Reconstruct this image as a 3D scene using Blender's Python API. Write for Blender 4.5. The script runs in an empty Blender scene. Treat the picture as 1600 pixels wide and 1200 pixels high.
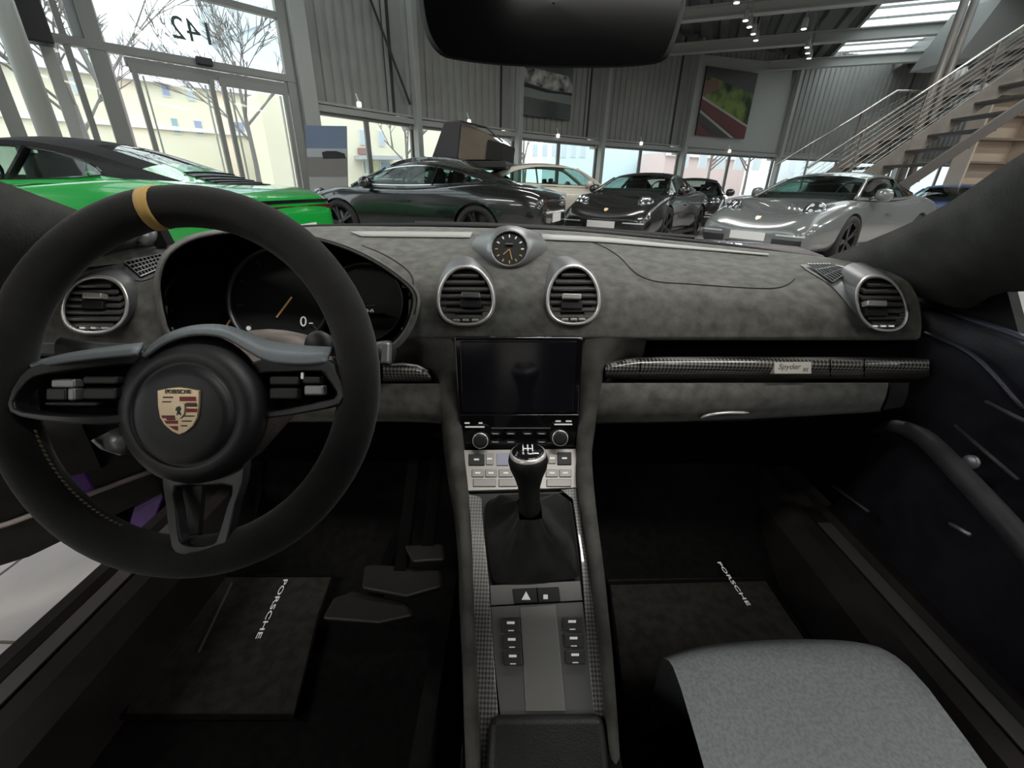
import bpy, bmesh, math, random
from mathutils import Vector, Matrix
random.seed(7)
SC = bpy.context.scene
COL = SC.collection
V = Vector

# ------------------------------------------------------------------ camera
F_PX, PITCH, ROLL, EYE = 670.0, math.radians(24.5), math.radians(1.5), 0.92
cam_data = bpy.data.cameras.new('camera')
cam_data.sensor_fit = 'HORIZONTAL'
cam_data.sensor_width = 36.0
cam_data.lens = 36.0 * F_PX / 1600.0
cam_data.clip_start = 0.02
cam_data.clip_end = 400
cam = bpy.data.objects.new('camera', cam_data)
COL.objects.link(cam)
SC.camera = cam
FW = V((0, math.cos(PITCH), -math.sin(PITCH)))
U0 = V((0, math.sin(PITCH), math.cos(PITCH)))
R0 = V((1, 0, 0))
RT = R0 * math.cos(ROLL) + U0 * math.sin(ROLL)
UP = U0 * math.cos(ROLL) - R0 * math.sin(ROLL)
EYEP = V((0, 0, EYE))
cam.matrix_world = Matrix(((RT.x, UP.x, -FW.x, 0), (RT.y, UP.y, -FW.y, 0), (RT.z, UP.z, -FW.z, EYE), (0, 0, 0, 1)))

# ------------------------------------------------------------------ light
world = bpy.data.worlds.new('overcast_sky')
SC.world = world
world.use_nodes = True
bg = world.node_tree.nodes['Background']
bg.inputs[0].default_value = (0.93, 0.97, 1.0, 1)
bg.inputs[1].default_value = 3.0
SC.view_settings.view_transform = 'Standard'
SC.view_settings.look = 'None'
SC.view_settings.gamma = 1.0
SC.view_settings.use_curve_mapping = False
SC.view_settings.exposure = 0.0
# fill lights added to brighten hall and cabin, in unseen rows under the roof
def hall_fill(x, y, z, sx, sy, watts):
    l = bpy.data.lights.new('hall_fill', 'AREA'); l.shape = 'RECTANGLE'; l.size = sx; l.size_y = sy; l.energy = watts; l.color = (1.0, .97, .92)
    o = bpy.data.objects.new('hall_fill', l); COL.objects.link(o); o.location = (x, y, z)
for x_ in (-5.5, 1.5, 8.5, 15):
    for y_ in (-6, -1, 4, 8.5):
        if x_ + 9.5 > y_ * .9 + 1.5 or x_ > 0: hall_fill(x_, y_, 5.1, 3.2, .5, 150)
SC.cycles.max_bounces = 8
SC.cycles.transparent_max_bounces = 24
SC.cycles.caustics_reflective = False
SC.cycles.caustics_refractive = False
SC.cycles.sample_clamp_indirect = 4.0

# ------------------------------------------------------------------ measuring helpers (metres; photo pixel + a known distance -> point)
def ray(px, py):
    return FW + RT * ((px - 800) / F_PX) - UP * ((py - 600) / F_PX)
def S(px, py, t):                       # at optical depth t
    return EYEP + ray(px, py) * t
def W(px, py, y):                       # on the plane y
    d = ray(px, py); return EYEP + d * (y / d.y)
def Gz(px, py, z):                      # on the level z
    d = ray(px, py); return EYEP + d * ((z - EYE) / d.z)
def Xp(px, py, x):
    d = ray(px, py); return EYEP + d * (x / d.x)
def PL(px, py, p0, n):                  # on any plane
    d = ray(px, py); return EYEP + d * ((p0 - EYEP).dot(n) / d.dot(n))

def proj(p):
    d = V(p) - EYEP; t = d.dot(FW); return 800 + F_PX * d.dot(RT) / t, 600 - F_PX * d.dot(UP) / t
def depth(p): return (V(p) - EYEP).dot(FW)
# ------------------------------------------------------------------ materials
MATS = {}
def mat(name, col, rough=0.5, metal=0.0, spec=0.5, coat=0.0, emis=None, estr=1.0):
    if name in MATS: return MATS[name]
    m = bpy.data.materials.new(name); m.use_nodes = True
    b = m.node_tree.nodes['Principled BSDF']
    b.inputs['Base Color'].default_value = (*col, 1)
    b.inputs['Roughness'].default_value = rough
    b.inputs['Metallic'].default_value = metal
    b.inputs['Specular IOR Level'].default_value = spec
    b.inputs['Coat Weight'].default_value = coat
    b.inputs['Coat Roughness'].default_value = 0.03
    if emis:
        b.inputs['Emission Color'].default_value = (*emis, 1)
        b.inputs['Emission Strength'].default_value = estr
    m.diffuse_color = (*col, 1)
    MATS[name] = m
    return m
def nodes(m):
    nt = m.node_tree
    return nt, nt.nodes['Principled BSDF'], nt.nodes.new, nt.links.new
def noise_mat(name, c1, c2, scale=20, rough=0.8, bump=0.0, detail=5, spec=0.3, metal=0, lo=.35, hi=.65, bscale=None, sheen=0):
    if name in MATS: return MATS[name]
    m = mat(name, c1, rough, metal, spec)
    nt, b, new, link = nodes(m)
    tc = new('ShaderNodeTexCoord')
    n = new('ShaderNodeTexNoise'); n.inputs['Scale'].default_value = scale; n.inputs['Detail'].default_value = detail
    link(tc.outputs['Object'], n.inputs['Vector'])
    r = new('ShaderNodeValToRGB')
    r.color_ramp.elements[0].position = lo; r.color_ramp.elements[0].color = (*c1, 1)
    r.color_ramp.elements[1].position = hi; r.color_ramp.elements[1].color = (*c2, 1)
    link(n.outputs['Fac'], r.inputs['Fac']); link(r.outputs['Color'], b.inputs['Base Color'])
    if sheen: b.inputs['Sheen Weight'].default_value = sheen
    if bump:
        n2 = new('ShaderNodeTexNoise'); n2.inputs['Scale'].default_value = bscale or scale * 12
        link(tc.outputs['Object'], n2.inputs['Vector'])
        bp = new('ShaderNodeBump'); bp.inputs['Strength'].default_value = bump; bp.inputs['Distance'].default_value = 0.002
        link(n2.outputs['Fac'], bp.inputs['Height']); link(bp.outputs['Normal'], b.inputs['Normal'])
    return m
def glass_mat(name, tint=(0.9, 0.95, 0.93), refl=1.0):
    if name in MATS: return MATS[name]
    m = bpy.data.materials.new(name); m.use_nodes = True
    nt = m.node_tree; nt.nodes.remove(nt.nodes['Principled BSDF'])
    new, link = nt.nodes.new, nt.links.new
    t = new('ShaderNodeBsdfTransparent'); t.inputs[0].default_value = (*tint, 1)
    g = new('ShaderNodeBsdfGlossy'); g.inputs['Roughness'].default_value = 0.02
    lw = new('ShaderNodeLayerWeight'); lw.inputs['Blend'].default_value = 0.5
    pw = new('ShaderNodeMath'); pw.operation = 'POWER'; pw.inputs[1].default_value = 4.0
    f = new('ShaderNodeMath'); f.operation = 'MULTIPLY_ADD'; f.inputs[1].default_value = .90; f.inputs[2].default_value = .05
    mu = new('ShaderNodeMath'); mu.operation = 'MULTIPLY'; mu.inputs[1].default_value = refl
    mx = new('ShaderNodeMixShader')
    link(lw.outputs['Facing'], pw.inputs[0]); link(pw.outputs[0], f.inputs[0])
    link(f.outputs[0], mu.inputs[0]); link(mu.outputs[0], mx.inputs[0]); link(t.outputs[0], mx.inputs[1]); link(g.outputs[0], mx.inputs[2])
    link(mx.outputs[0], nt.nodes['Material Output'].inputs[0])
    m.diffuse_color = (*tint, 0.3)
    MATS[name] = m
    return m
def weave_mat(name, c1, c2, size=0.0025, rough=0.25, coat=1.0, metal=0.0, drop='Z'):
    if name in MATS: return MATS[name]
    m = mat(name, c1, rough, metal, 0.5, coat)
    nt, b, new, link = nodes(m)
    tc = new('ShaderNodeTexCoord'); mp = new('ShaderNodeMapping')
    mp.inputs['Rotation'].default_value = (0, 0, math.radians(45)) if drop == 'Z' else (0, math.radians(45), 0)
    mp.inputs['Scale'].default_value = (1, 1, 0) if drop == 'Z' else (1, 0, 1); mp.inputs['Location'].default_value = (.0011, .0011, .0011)
    ck = new('ShaderNodeTexChecker'); ck.inputs['Scale'].default_value = 1.0 / size
    ck.inputs['Color1'].default_value = (*c1, 1); ck.inputs['Color2'].default_value = (*c2, 1)
    link(tc.outputs['Object'], mp.inputs['Vector']); link(mp.outputs['Vector'], ck.inputs['Vector']); link(ck.outputs['Color'], b.inputs['Base Color'])
    return m

# ------------------------------------------------------------------ objects
def tag(o, label=None, cat=None, group=None, kind=None):
    if label: o['label'] = label
    if cat: o['category'] = cat
    if group: o['group'] = group
    if kind: o['kind'] = kind
    return o
def empty(name, loc=(0, 0, 0), rot=(0, 0, 0), parent=None):
    o = bpy.data.objects.new(name, None); COL.objects.link(o)
    o.location = loc; o.rotation_euler = rot; o.empty_display_size = 0.1
    if parent: o.parent = parent
    return o
class B:
    """collects shapes, then links them as one mesh object"""
    def __init__(s): s.bm = bmesh.new()
    def poly(s, pts):
        try: return s.bm.faces.new([s.bm.verts.new(p) for p in pts])
        except ValueError: return None
    def box(s, c, size, rot=None):
        m = Matrix.LocRotScale(V(c), rot.to_quaternion() if isinstance(rot, Matrix) else rot, V(size))
        bmesh.ops.create_cube(s.bm, size=1.0, matrix=m); return s
    def bar(s, a, b, w, h, up=(0, 0, 1)):
        a, b = V(a), V(b); d = b - a; L = d.length; d.normalize()
        sx = d.cross(V(up))
        if sx.length < 1e-4: sx = d.cross(V((0, 1, 0)))
        sx.normalize(); uz = sx.cross(d)
        m = Matrix((( sx.x * w, d.x * L, uz.x * h, (a.x + b.x) / 2), (sx.y * w, d.y * L, uz.y * h, (a.y + b.y) / 2), (sx.z * w, d.z * L, uz.z * h, (a.z + b.z) / 2), (0, 0, 0, 1)))
        bmesh.ops.create_cube(s.bm, size=1.0, matrix=m); return s
    def grid(s, rows, close_u=False, close_v=False, flip=False):
        vs = [[s.bm.verts.new(p) for p in r] for r in rows]
        nr, nc = len(vs), len(vs[0])
        for i in range(nr if close_v else nr - 1):
            for j in range(nc if close_u else nc - 1):
                q = [vs[i][j], vs[i][(j + 1) % nc], vs[(i + 1) % nr][(j + 1) % nc], vs[(i + 1) % nr][j]]
                if flip: q.reverse()
                try: s.bm.faces.new(q)
                except ValueError: pass
        return vs
    def tube(s, path, rad, n=10, closed=False, cap=True, up=None):
        path = [V(p) for p in path]; N = len(path)
        rads = rad if isinstance(rad, (list, tuple)) else [rad] * N
        rings = []; prev = None
        for i, p in enumerate(path):
            a = path[(i - 1) % N] if (closed or i > 0) else p
            b = path[(i + 1) % N] if (closed or i < N - 1) else p
            d = (b - a).normalized()
            u = V(up) if up else (prev if prev else (V((0, 0, 1)) if abs(d.z) < .9 else V((1, 0, 0))))
            x = d.cross(u)
            if x.length < 1e-5: x = d.cross(V((0, 1, 0.1)))
            x.normalize(); y = x.cross(d).normalized(); prev = y
            r = rads[i]; rx, ry = r if isinstance(r, tuple) else (r, r)
            rings.append([p + x * math.cos(2 * math.pi * k / n) * rx + y * math.sin(2 * math.pi * k / n) * ry for k in range(n)])
        vs = s.grid(rings, close_u=True, close_v=closed)
        if cap and not closed:
            s.bm.faces.new(vs[0][::-1]); s.bm.faces.new(vs[-1])
        return s
    def lathe(s, prof, o, axis, n=24, ref=None, cap=True):
        """prof: (radius, height along axis)"""
        o, ax = V(o), V(axis).normalized()
        x = ax.cross(V(ref) if ref else (V((0, 0, 1)) if abs(ax.z) < .9 else V((1, 0, 0)))).normalized(); y = ax.cross(x)
        rings = [[o + ax * h + (x * math.cos(2 * math.pi * k / n) + y * math.sin(2 * math.pi * k / n)) * max(r, 1e-5) for k in range(n)] for r, h in prof]
        vs = s.grid(rings, close_u=True)
        if cap: s.bm.faces.new(vs[0][::-1]); s.bm.faces.new(vs[-1])
        return s
    def prism(s, pts, off):
        """polygon pts pushed by off (thickness)"""
        pts = [V(p) for p in pts]; off = V(off)
        a = [s.bm.verts.new(p) for p in pts]; b = [s.bm.verts.new(p + off) for p in pts]
        s.bm.faces.new(a); s.bm.faces.new(b[::-1])
        n = len(a)
        for i in range(n): s.bm.faces.new((a[i], b[i], b[(i + 1) % n], a[(i + 1) % n]))
        return s
    def ring(s, outer, inner, off):
        """flat ring between two loops of equal length with thickness off"""
        o1 = [V(p) for p in outer]; i1 = [V(p) for p in inner]; off = V(off)
        s.grid([o1, i1, [p + off for p in i1], [p + off for p in o1]], close_u=True, close_v=True)
        return s
    def build(s, name, m, parent=None, smooth=False, bevel=0, subsurf=0, solid=0, sharp=None, seg=2):
        bmesh.ops.remove_doubles(s.bm, verts=s.bm.verts, dist=1e-6)
        bmesh.ops.recalc_face_normals(s.bm, faces=s.bm.faces)
        me = bpy.data.meshes.new(name); s.bm.to_mesh(me); s.bm.free()
        return obj(name, me, m, parent, smooth, bevel, subsurf, solid, seg)
def obj(name, me, m, parent=None, smooth=False, bevel=0, subsurf=0, solid=0, seg=2):
    for mm in (m if isinstance(m, (list, tuple)) else [m]): me.materials.append(mm)
    o = bpy.data.objects.new(name, me); COL.objects.link(o)
    if parent:
        o.parent = parent
        # children are given in world space: take the parent's own place out
        p = parent; mw = Matrix.Identity(4)
        while p: mw = (p.matrix_parent_inverse @ p.matrix_basis if p.parent else p.matrix_basis) @ mw; p = p.parent
        o.matrix_parent_inverse = mw.inverted()
    if smooth:
        me.polygons.foreach_set('use_smooth', [True] * len(me.polygons))
    if solid:
        md = o.modifiers.new('thick', 'SOLIDIFY'); md.thickness = abs(solid); md.offset = -1 if solid > 0 else 1
    if bevel:
        md = o.modifiers.new('edges', 'BEVEL'); md.width = bevel; md.segments = seg; md.limit_method = 'ANGLE'; md.angle_limit = math.radians(40)
        if not smooth:
            me.polygons.foreach_set('use_smooth', [True] * len(me.polygons)); md.harden_normals = True
    if subsurf:
        md = o.modifiers.new('smooth', 'SUBSURF'); md.levels = subsurf; md.render_levels = subsurf
    return o
def struct(o): o['kind'] = 'structure'; return o
def text(name, s, size, m, mw, parent=None, depth=0.0004, align='CENTER', shear=0, font_scale=1.0):
    """writing as a mesh, lying in the xy plane of mw"""
    c = bpy.data.curves.new(name, 'FONT'); c.body = s; c.size = size; c.extrude = depth; c.align_x = align; c.align_y = 'CENTER'; c.shear = shear
    c.resolution_u = 3
    t = bpy.data.objects.new(name, c); COL.objects.link(t)
    dg = bpy.context.evaluated_depsgraph_get(); dg.update()
    me = bpy.data.meshes.new_from_object(t.evaluated_get(dg))
    bpy.data.objects.remove(t); bpy.data.curves.remove(c)
    me.transform(Matrix.Diagonal((font_scale, 1, 1, 1))); me.transform(mw); me.materials.clear()
    return obj(name, me, m, parent)
def frame(o, x, y):
    """matrix with origin o, x axis x, y axis near y"""
    x = V(x).normalized(); z = x.cross(V(y)).normalized(); y = z.cross(x)
    o = V(o)
    return Matrix(((x.x, y.x, z.x, o.x), (x.y, y.y, z.y, o.y), (x.z, y.z, z.z, o.z), (0, 0, 0, 1)))
def cr(P, n):
    """Catmull-Rom through points P, n samples per span"""
    P = [V(p) for p in P]; out = []
    for i in range(len(P) - 1):
        p0 = P[i - 1] if i else P[0] * 2 - P[1]; p1, p2 = P[i], P[i + 1]
        p3 = P[i + 2] if i + 2 < len(P) else P[-1] * 2 - P[-2]
        for k in range(n):
            t = k / n
            out.append(0.5 * ((2 * p1) + (p2 - p0) * t + (2 * p0 - 5 * p1 + 4 * p2 - p3) * t * t + (3 * p1 - p0 - 3 * p2 + p3) * t ** 3))
    out.append(P[-1].copy()); return out
def crc(P, n):
    """the same, closed"""
    P = [V(p) for p in P]; N = len(P); out = []
    for i in range(N):
        p0, p1, p2, p3 = P[i - 1], P[i], P[(i + 1) % N], P[(i + 2) % N]
        for k in range(n):
            t = k / n
            out.append(0.5 * ((2 * p1) + (p2 - p0) * t + (2 * p0 - 5 * p1 + 4 * p2 - p3) * t * t + (3 * p1 - p0 - 3 * p2 + p3) * t ** 3))
    return out
def smooth_rows(rows, nu, nv):
    r1 = [cr(r, nu) for r in rows]
    cols = [cr([r[j] for r in r1], nv) for j in range(len(r1[0]))]
    return [[c[i] for c in cols] for i in range(len(cols[0]))]
def copy_tree(o, parent=None):
    c = o.copy(); COL.objects.link(c)
    if parent: c.parent = parent
    for ch in list(o.children): copy_tree(ch, c)
    return c
# ================================================================== SHOWROOM SHELL
m_panel = noise_mat('grey_sheet_metal', (0.275, 0.28, 0.265), (0.315, 0.32, 0.303), 1.5, 0.45, spec=.4)
m_flash = mat('grey_flashing', (0.36, 0.365, 0.35), 0.5)
m_steel = mat('painted_steel', (0.36, 0.37, 0.355), 0.4)
m_alu = mat('facade_aluminium', (0.225, 0.23, 0.22), 0.4, 0.2)
m_dark = mat('dark_steel', (0.03, 0.03, 0.032), 0.5)
m_pane = glass_mat('facade_glass', (0.93, 0.97, 0.96), 0.25)
m_tile = noise_mat('floor_tile', (0.36, 0.33, 0.31), (0.44, 0.40, 0.375), 5, 0.35, detail=8)
m_grout = mat('tile_joint', (0.5, 0.46, 0.43), 0.7)
m_white = mat('white_paint', (0.75, 0.75, 0.73), 0.5)

TILE = 0.6
def floor_mat():
    m = mat('tiled_floor', (0.40, 0.37, 0.35), 0.3)
    nt, b, new, link = nodes(m)
    tc = new('ShaderNodeTexCoord'); br = new('ShaderNodeTexBrick')
    br.offset = 0; br.squash = 1
    br.inputs['Scale'].default_value = 1.0; br.inputs['Brick Width'].default_value = TILE; br.inputs['Row Height'].default_value = TILE
    br.inputs['Mortar Size'].default_value = 0.004
    br.inputs['Color1'].default_value = (0.40, 0.365, 0.345, 1); br.inputs['Color2'].default_value = (0.37, 0.34, 0.32, 1); br.inputs['Mortar'].default_value = (0.5, 0.46, 0.43, 1)
    link(tc.outputs['Object'], br.inputs['Vector']); link(br.outputs['Color'], b.inputs['Base Color'])
    return m
b = B(); b.box((2, 6, -0.06), (44, 34, 0.1))
floor = struct(b.build('floor', floor_mat()))
tb = B(); tb.box((0, 0, 0), (TILE - 0.008, TILE - 0.008, 0.012))
t0 = tb.build('tile', m_tile); tme = t0.data; bpy.data.objects.remove(t0)
for i in range(-7, 0):
    for j in range(-1, 6):
        o = bpy.data.objects.new('tile', tme); COL.objects.link(o)
        o.location = (i * TILE + 0.22, j * TILE + 0.3, -0.004 + random.uniform(-.0008, .0008))
        o.parent = floor

SOF, TRZ, CEIL = 2.5, 2.95, 6.0
FP = [(-14.5, -2.0), (-11.6, 4.0), (-7.46, 8.63), (-4.75, 11.3), (-2.86, 13.45), (-.13, 15.83), (2.89, 17.75), (6.43, 19.4), (11.21, 21.23), (17.6, 22.7), (22.5, 23.3)]
FP = [V((x, y, 0)) for x, y in FP]
def facing(a, b):
    d = (b - a).normalized(); return d, V((d.y, -d.x, 0))        # along, towards the room

# --- sheet metal wall with window band (bays 3..9)
wall_back = struct(empty('wall_back', FP[4])); 
nwin = 0
def corrugated(a, d, n, L, z0, z1, step=0.24, depth=0.045):
    prof = []; x = 0.0
    while x < L:
        for dx, dd in ((0, 0), (step * .55, 0), (step * .65, depth), (step * .9, depth)):
            if x + dx <= L: prof.append((x + dx, dd))
        x += step
    prof.append((L, 0))
    bb = B(); bb.grid([[a + d * x + n * (-q) + V((0, 0, z)) for x, q in prof] for z in (z0, z1)])
    return bb
for i in range(3, 10):
    a, c_ = FP[i], FP[i + 1]; d, n = facing(a, c_); L = (c_ - a).length
    inset = 0.62
    s = corrugated(a, d, n, L - inset, SOF, CEIL + 0.3).build('wall_panel', m_panel, wall_back); s['kind'] = 'structure'
    q = B(); q.box(tuple(a + d * (L - inset / 2 + .03) + n * -.10 + V((0, 0, (SOF + .12 + CEIL + .3) / 2))), (inset + .06, .05, CEIL + .3 - SOF - .12), Matrix.Rotation(math.atan2(d.y, d.x), 3, 'Z'))
    q.build('narrow_wall_panel', m_panel, wall_back)
    q = B(); q.bar(a + d * (L - inset) + n * -.05 + V((0, 0, SOF)), a + d * (L - inset) + n * -.05 + V((0, 0, CEIL)), .05, .22, up=d)
    q.build('joint_strip', m_dark, wall_back)
    q = B(); q.bar(a + n * .02 + V((0, 0, SOF - .02)), c_ + n * .02 + V((0, 0, SOF - .02)), .30, .12)
    q.bar(a + n * .1 + V((0, 0, SOF + .09)), c_ + n * .1 + V((0, 0, SOF + .09)), .1, .05)
    q.build('wall_flashing', m_flash, wall_back)
    # window band below
    nwin += 1
    w = struct(empty('window_%d' % nwin, a))
    fr = B()
    for k, f_ in enumerate((0.02, .5, .98)):
        p = a + d * (L * f_); fr.bar(p + V((0, 0, 0)), p + V((0, 0, SOF - .05)), .06, .12, up=d)
    for z in (.05, .62, SOF - .12): fr.bar(a + V((0, 0, z)), c_ + V((0, 0, z)), .1, .06)
    fr.build('window_frame', m_alu, w)
    for f0, f1 in ((.03, .49), (.51, .97)):
        for z0, z1 in ((.08, .59), (.65, SOF - .15)):
            g = B(); g.box(tuple(a + d * (L * (f0 + f1) / 2) + V((0, 0, (z0 + z1) / 2))), (L * (f1 - f0), .012, z1 - z0), Matrix.Rotation(math.atan2(d.y, d.x), 3, 'Z'))
            g.build('pane', m_pane, w)
# lower edge and columns
for i in range(4, 10):
    p = FP[i]; d, n = facing(FP[i - 1], p)
    q = B(); p2 = p + n * .2
    q.box((p2.x, p2.y, CEIL / 2), (.16, .22, CEIL), Matrix.Rotation(math.atan2(d.y, d.x), 3, 'Z'))
    o = q.build('column', m_steel, bevel=.01); struct(o)
    if i < 10:
        q = B(); q.box((p.x - n.x * .1, p.y - n.y * .1, (SOF + CEIL) / 2), (.34, .34, CEIL - SOF + .4), Matrix.Rotation(math.atan2(d.y, d.x), 3, 'Z')); q.build('corner_strip', m_flash, wall_back)
# diagonal brace in front of the first sheet metal bay
d, n = facing(FP[3], FP[4])
p0 = FP[3] + n * .12
q = B(); q.tube([PL(576, -8, p0, n), PL(641, 163, p0, n)], .03, 8)
tag(q.build('brace_rod', m_dark), 'dark diagonal bracing rod across the grey wall left of the mirror', 'rod')
# small spotlights standing on the ledge under the sheet metal
for i, (px, py) in enumerate(((561, 163), (733, 190), (872, 212), (1002, 224), (1140, 236))):
    bay = (3, 4, 5, 6, 7)[i]; d, n = facing(FP[bay], FP[bay + 1]); p = PL(px, py, FP[bay] + n * .2, n)
    r = empty('wall_lamp', p)
    tag(r, ('small white lamp on the ledge above the yellow shopfront building', 'small white lamp on the ledge above the open roof tent',
            'small white lamp on the ledge below the dark picture', 'small white lamp on the ledge between the two pictures',
            'small white lamp on the ledge below the race track picture')[i], 'lamp', 'lamps along the ledge')
    q = B(); q.lathe([(.05, -.06), (.06, 0), (.05, .05)], p, (0, 0, 1), 10); q.build('lamp_head', mat('lamp_white', (.8, .8, .78), .4, emis=(1, .97, .9), estr=1.2), r)
    q = B(); q.tube([p + V((0, 0, .04)), p + V((0, 0, .22)) - n * .1], .018, 6); q.build('lamp_arm', m_white, r)

# --- pictures on the wall
def picture(px, bay, quads, label, border=None, off=.16):
    d, n = facing(FP[bay], FP[bay + 1]); p0 = FP[bay] + n * off
    P = [PL(x, y, p0, n) for x, y in px]
    zb, zt = (P[2].z + P[3].z) / 2, (P[0].z + P[1].z) / 2
    L0, L1 = (P[0] + P[3]) / 2, (P[1] + P[2]) / 2
    A = [V((L0.x, L0.y, zt)), V((L1.x, L1.y, zt)), V((L1.x, L1.y, zb)), V((L0.x, L0.y, zb))]
    r = empty('picture', A[3]); tag(r, label, 'picture')
    q = B(); q.prism(A, -n * .05); q.build('picture_board', mat('board_edge', (.03, .03, .03), .5), r)
    def uv(u, v_, e=.004): return A[0] + (A[1] - A[0]) * u + (A[3] - A[0]) * v_ + n * e
    for k, (nm, poly, m) in enumerate(quads):
        q = B(); q.prism([uv(u, v_, .002 + .0015 * k) for u, v_ in poly], n * .001); q.build(nm, m, r)
    return A, n, d
# lighter backing board behind the second picture
d, n = facing(FP[7], FP[8]); p0 = FP[7] + n * .06
bk = [PL(x, y, p0, n) for x, y in ((1096, 85), (1240, 100), (1222, 246), (1068, 238))]
q = B(); q.prism(bk, -n * .04); o = q.build('wall_panel', mat('pale_sheet', (.41, .42, .40), .5), wall_back); o['kind'] = 'structure'
picture([(810, 112), (894, 116), (892, 188), (810, 179)], 5,
        [('print', [(0, -1), (1, -1), (1, 1), (0, 1)], noise_mat('print_dusk', (.045, .052, .052), (.12, .14, .135), .7, .4)),
         ('print', [(0, .38), (1, .42), (1, .62), (0, .58)], mat('print_track', (.2, .235, .22), .4)),
         ('print', [(.02, .0), (.3, -.05), (.9, -.02), (1, .14), (1, .34), (.6, .36), (.1, .27)], noise_mat('print_race_car', (.04, .04, .04), (.6, .6, .58), 3.5, .4)),
         ('print', [(0, .30), (.15, .30), (.6, .38), (1, .36), (1, .40), (.5, .43), (0, .36)], mat('print_black', (.012, .012, .012), .4))],
        'dark picture of a pale racing car on wet ground, seen just under the mirror')
m_tr = mat('print_kerb_red', (.15, .05, .052), .4); m_as = mat('print_asphalt', (.065, .063, .06), .4)
picture([(1105, 106), (1187, 112), (1161, 217), (1087, 211)], 7,
        [('print', [(0, 0), (1, 0), (1, 1), (0, 1)], noise_mat('print_trees', (.03, .045, .03), (.21, .29, .075), 1.6, .4, lo=.4, hi=.62)),
         ('print', [(0, 0), (1, 0), (1, .3), (0, .12)], m_as),
         ('print', [(0, .2), (.25, .16), (.3, .3), (0, .42)], mat('print_rust', (.2, .11, .085), .4)),
         ('print', [(0, .42), (1, .78), (1, 1), (0, 1)], m_tr),
         ('print', [(0, .42), (1, .78), (1, .815), (0, .46)], mat('print_line', (.40, .385, .36), .4)),
         ('print', [(0, .60), (.85, 1), (0, 1)], m_as),
         ('print', [(0, .62), (.78, 1), (.70, 1), (0, .66)], mat('print_line', (.40, .385, .36), .4)),
         ('print', [(0, .82), (.33, 1), (0, 1)], m_tr)],
        'square picture of a race track with green trees and red kerbs')

# --- glazed entrance front on the left (bays 0..2)
struct_left = struct(empty('wall_left', FP[2]))
ex = [FP[2] + (FP[2] - FP[3]).normalized() * 6.0, FP[2], FP[3]]
d, n = facing(FP[2], FP[3]); pF = FP[2]; rotF = Matrix.Rotation(math.atan2(d.y, d.x), 3, 'Z')
def onF(px, py, off=0.0): return PL(px, py, pF + n * off, n)
def postF(px, py, w, dep, z0, z1, m=m_alu, off=0.0, name='facade_post'):
    p = onF(px, py, off); q = B(); q.box((p.x, p.y, (z0 + z1) / 2), (w, dep, z1 - z0), rotF)
    return q.build(name, m, struct_left, bevel=.006)
sv = lambda px, py: (onF(px, py) - pF).dot(d)
posts = [(-30, 60, .2), (101, 63, .09), (150, 75, .24), (455, 128, .22), (474, 131, .12)]
for px, py, w in posts: postF(px, py, w, .14, 0, CEIL)
s_end = sv(474, 131); s_beg = -7.0
def railF(z, h, dep, s0=s_beg, s1=None, m=m_alu, name='facade_transom', off=0):
    s1 = s_end if s1 is None else s1
    q = B(); a = pF + d * s0 + n * off + V((0, 0, z)); c_ = pF + d * s1 + n * off + V((0, 0, z)); q.bar(a, c_, dep, h)
    return q.build(name, m, struct_left, bevel=.005)
railF(TRZ, .13, .16)
railF(TRZ - .16, .14, .1, sv(190, 80), sv(448, 127))
zt2 = onF(405, 18).z; railF(zt2, .11, .14)
railF(CEIL - .1, .3, .2); railF(.06, .12, .14)
# panes of the front
nw = nwin
edges = [s_beg, sv(-30, 60), sv(101, 63), sv(150, 75), sv(455, 128), s_end]
for k in range(5):
    for z0, z1 in ((.12, TRZ - .07), (TRZ + .07, zt2 - .06), (zt2 + .06, CEIL - .25)):
        if k == 3 and z0 < 1: continue
        nw += 1
        q = B(); c_ = pF + d * ((edges[k] + edges[k + 1]) / 2) + V((0, 0, (z0 + z1) / 2)); q.box(tuple(c_), (edges[k + 1] - edges[k] - .06, .014, z1 - z0), rotF)
        struct(q.build('window_%d' % nw, m_pane))
# blanking panel beside the first post, above the transom
q = B(); p = (onF(104, 30) + onF(146, 36)) / 2; q.box((p.x, p.y, (TRZ + .06 + CEIL) / 2), (sv(143, 40) - sv(106, 36), .03, CEIL - TRZ - .1), rotF)
q.build('grey_infill_panel', mat('infill', (.30, .33, .33), .5), struct_left)
# sliding doors under the transom
for k, (x0, x1) in enumerate(((196, 330), (338, 446))):
    r = struct(empty('door_%d' % (k + 1), onF(x0, 200)))
    s0, s1 = sv(x0, 90 + (x0 - 196) * .17), sv(x1, 90 + (x1 - 196) * .17); zt = TRZ - .25
    fr = B()
    for s_ in (s0 + .06, s1 - .06):
        a = pF + d * s_ + n * .05; fr.bar(a + V((0, 0, 0)), a + V((0, 0, zt)), .12 if k == 0 else .1, .08, up=d)
    for z in (.08, zt): a = pF + n * .05 + V((0, 0, z)); fr.bar(a + d * s0, a + d * s1, .08, .14)
    fr.build('door_frame', m_alu, r, bevel=.004)
    q = B(); c_ = pF + d * ((s0 + s1) / 2) + n * .05 + V((0, 0, zt / 2)); q.box(tuple(c_), (s1 - s0 - .2, .014, zt - .2), rotF); q.build('pane', m_pane, r)
    q = B()
    for s_ in (s0 + .17, s1 - .17):
        a = pF + d * s_ + n * .06; q.bar(a + V((0, 0, .1)), a + V((0, 0, zt - .1)), .07, .02, up=d)
    q.build('door_seal', mat('pale_seal', (.55, .55, .53), .5), r)
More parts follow.
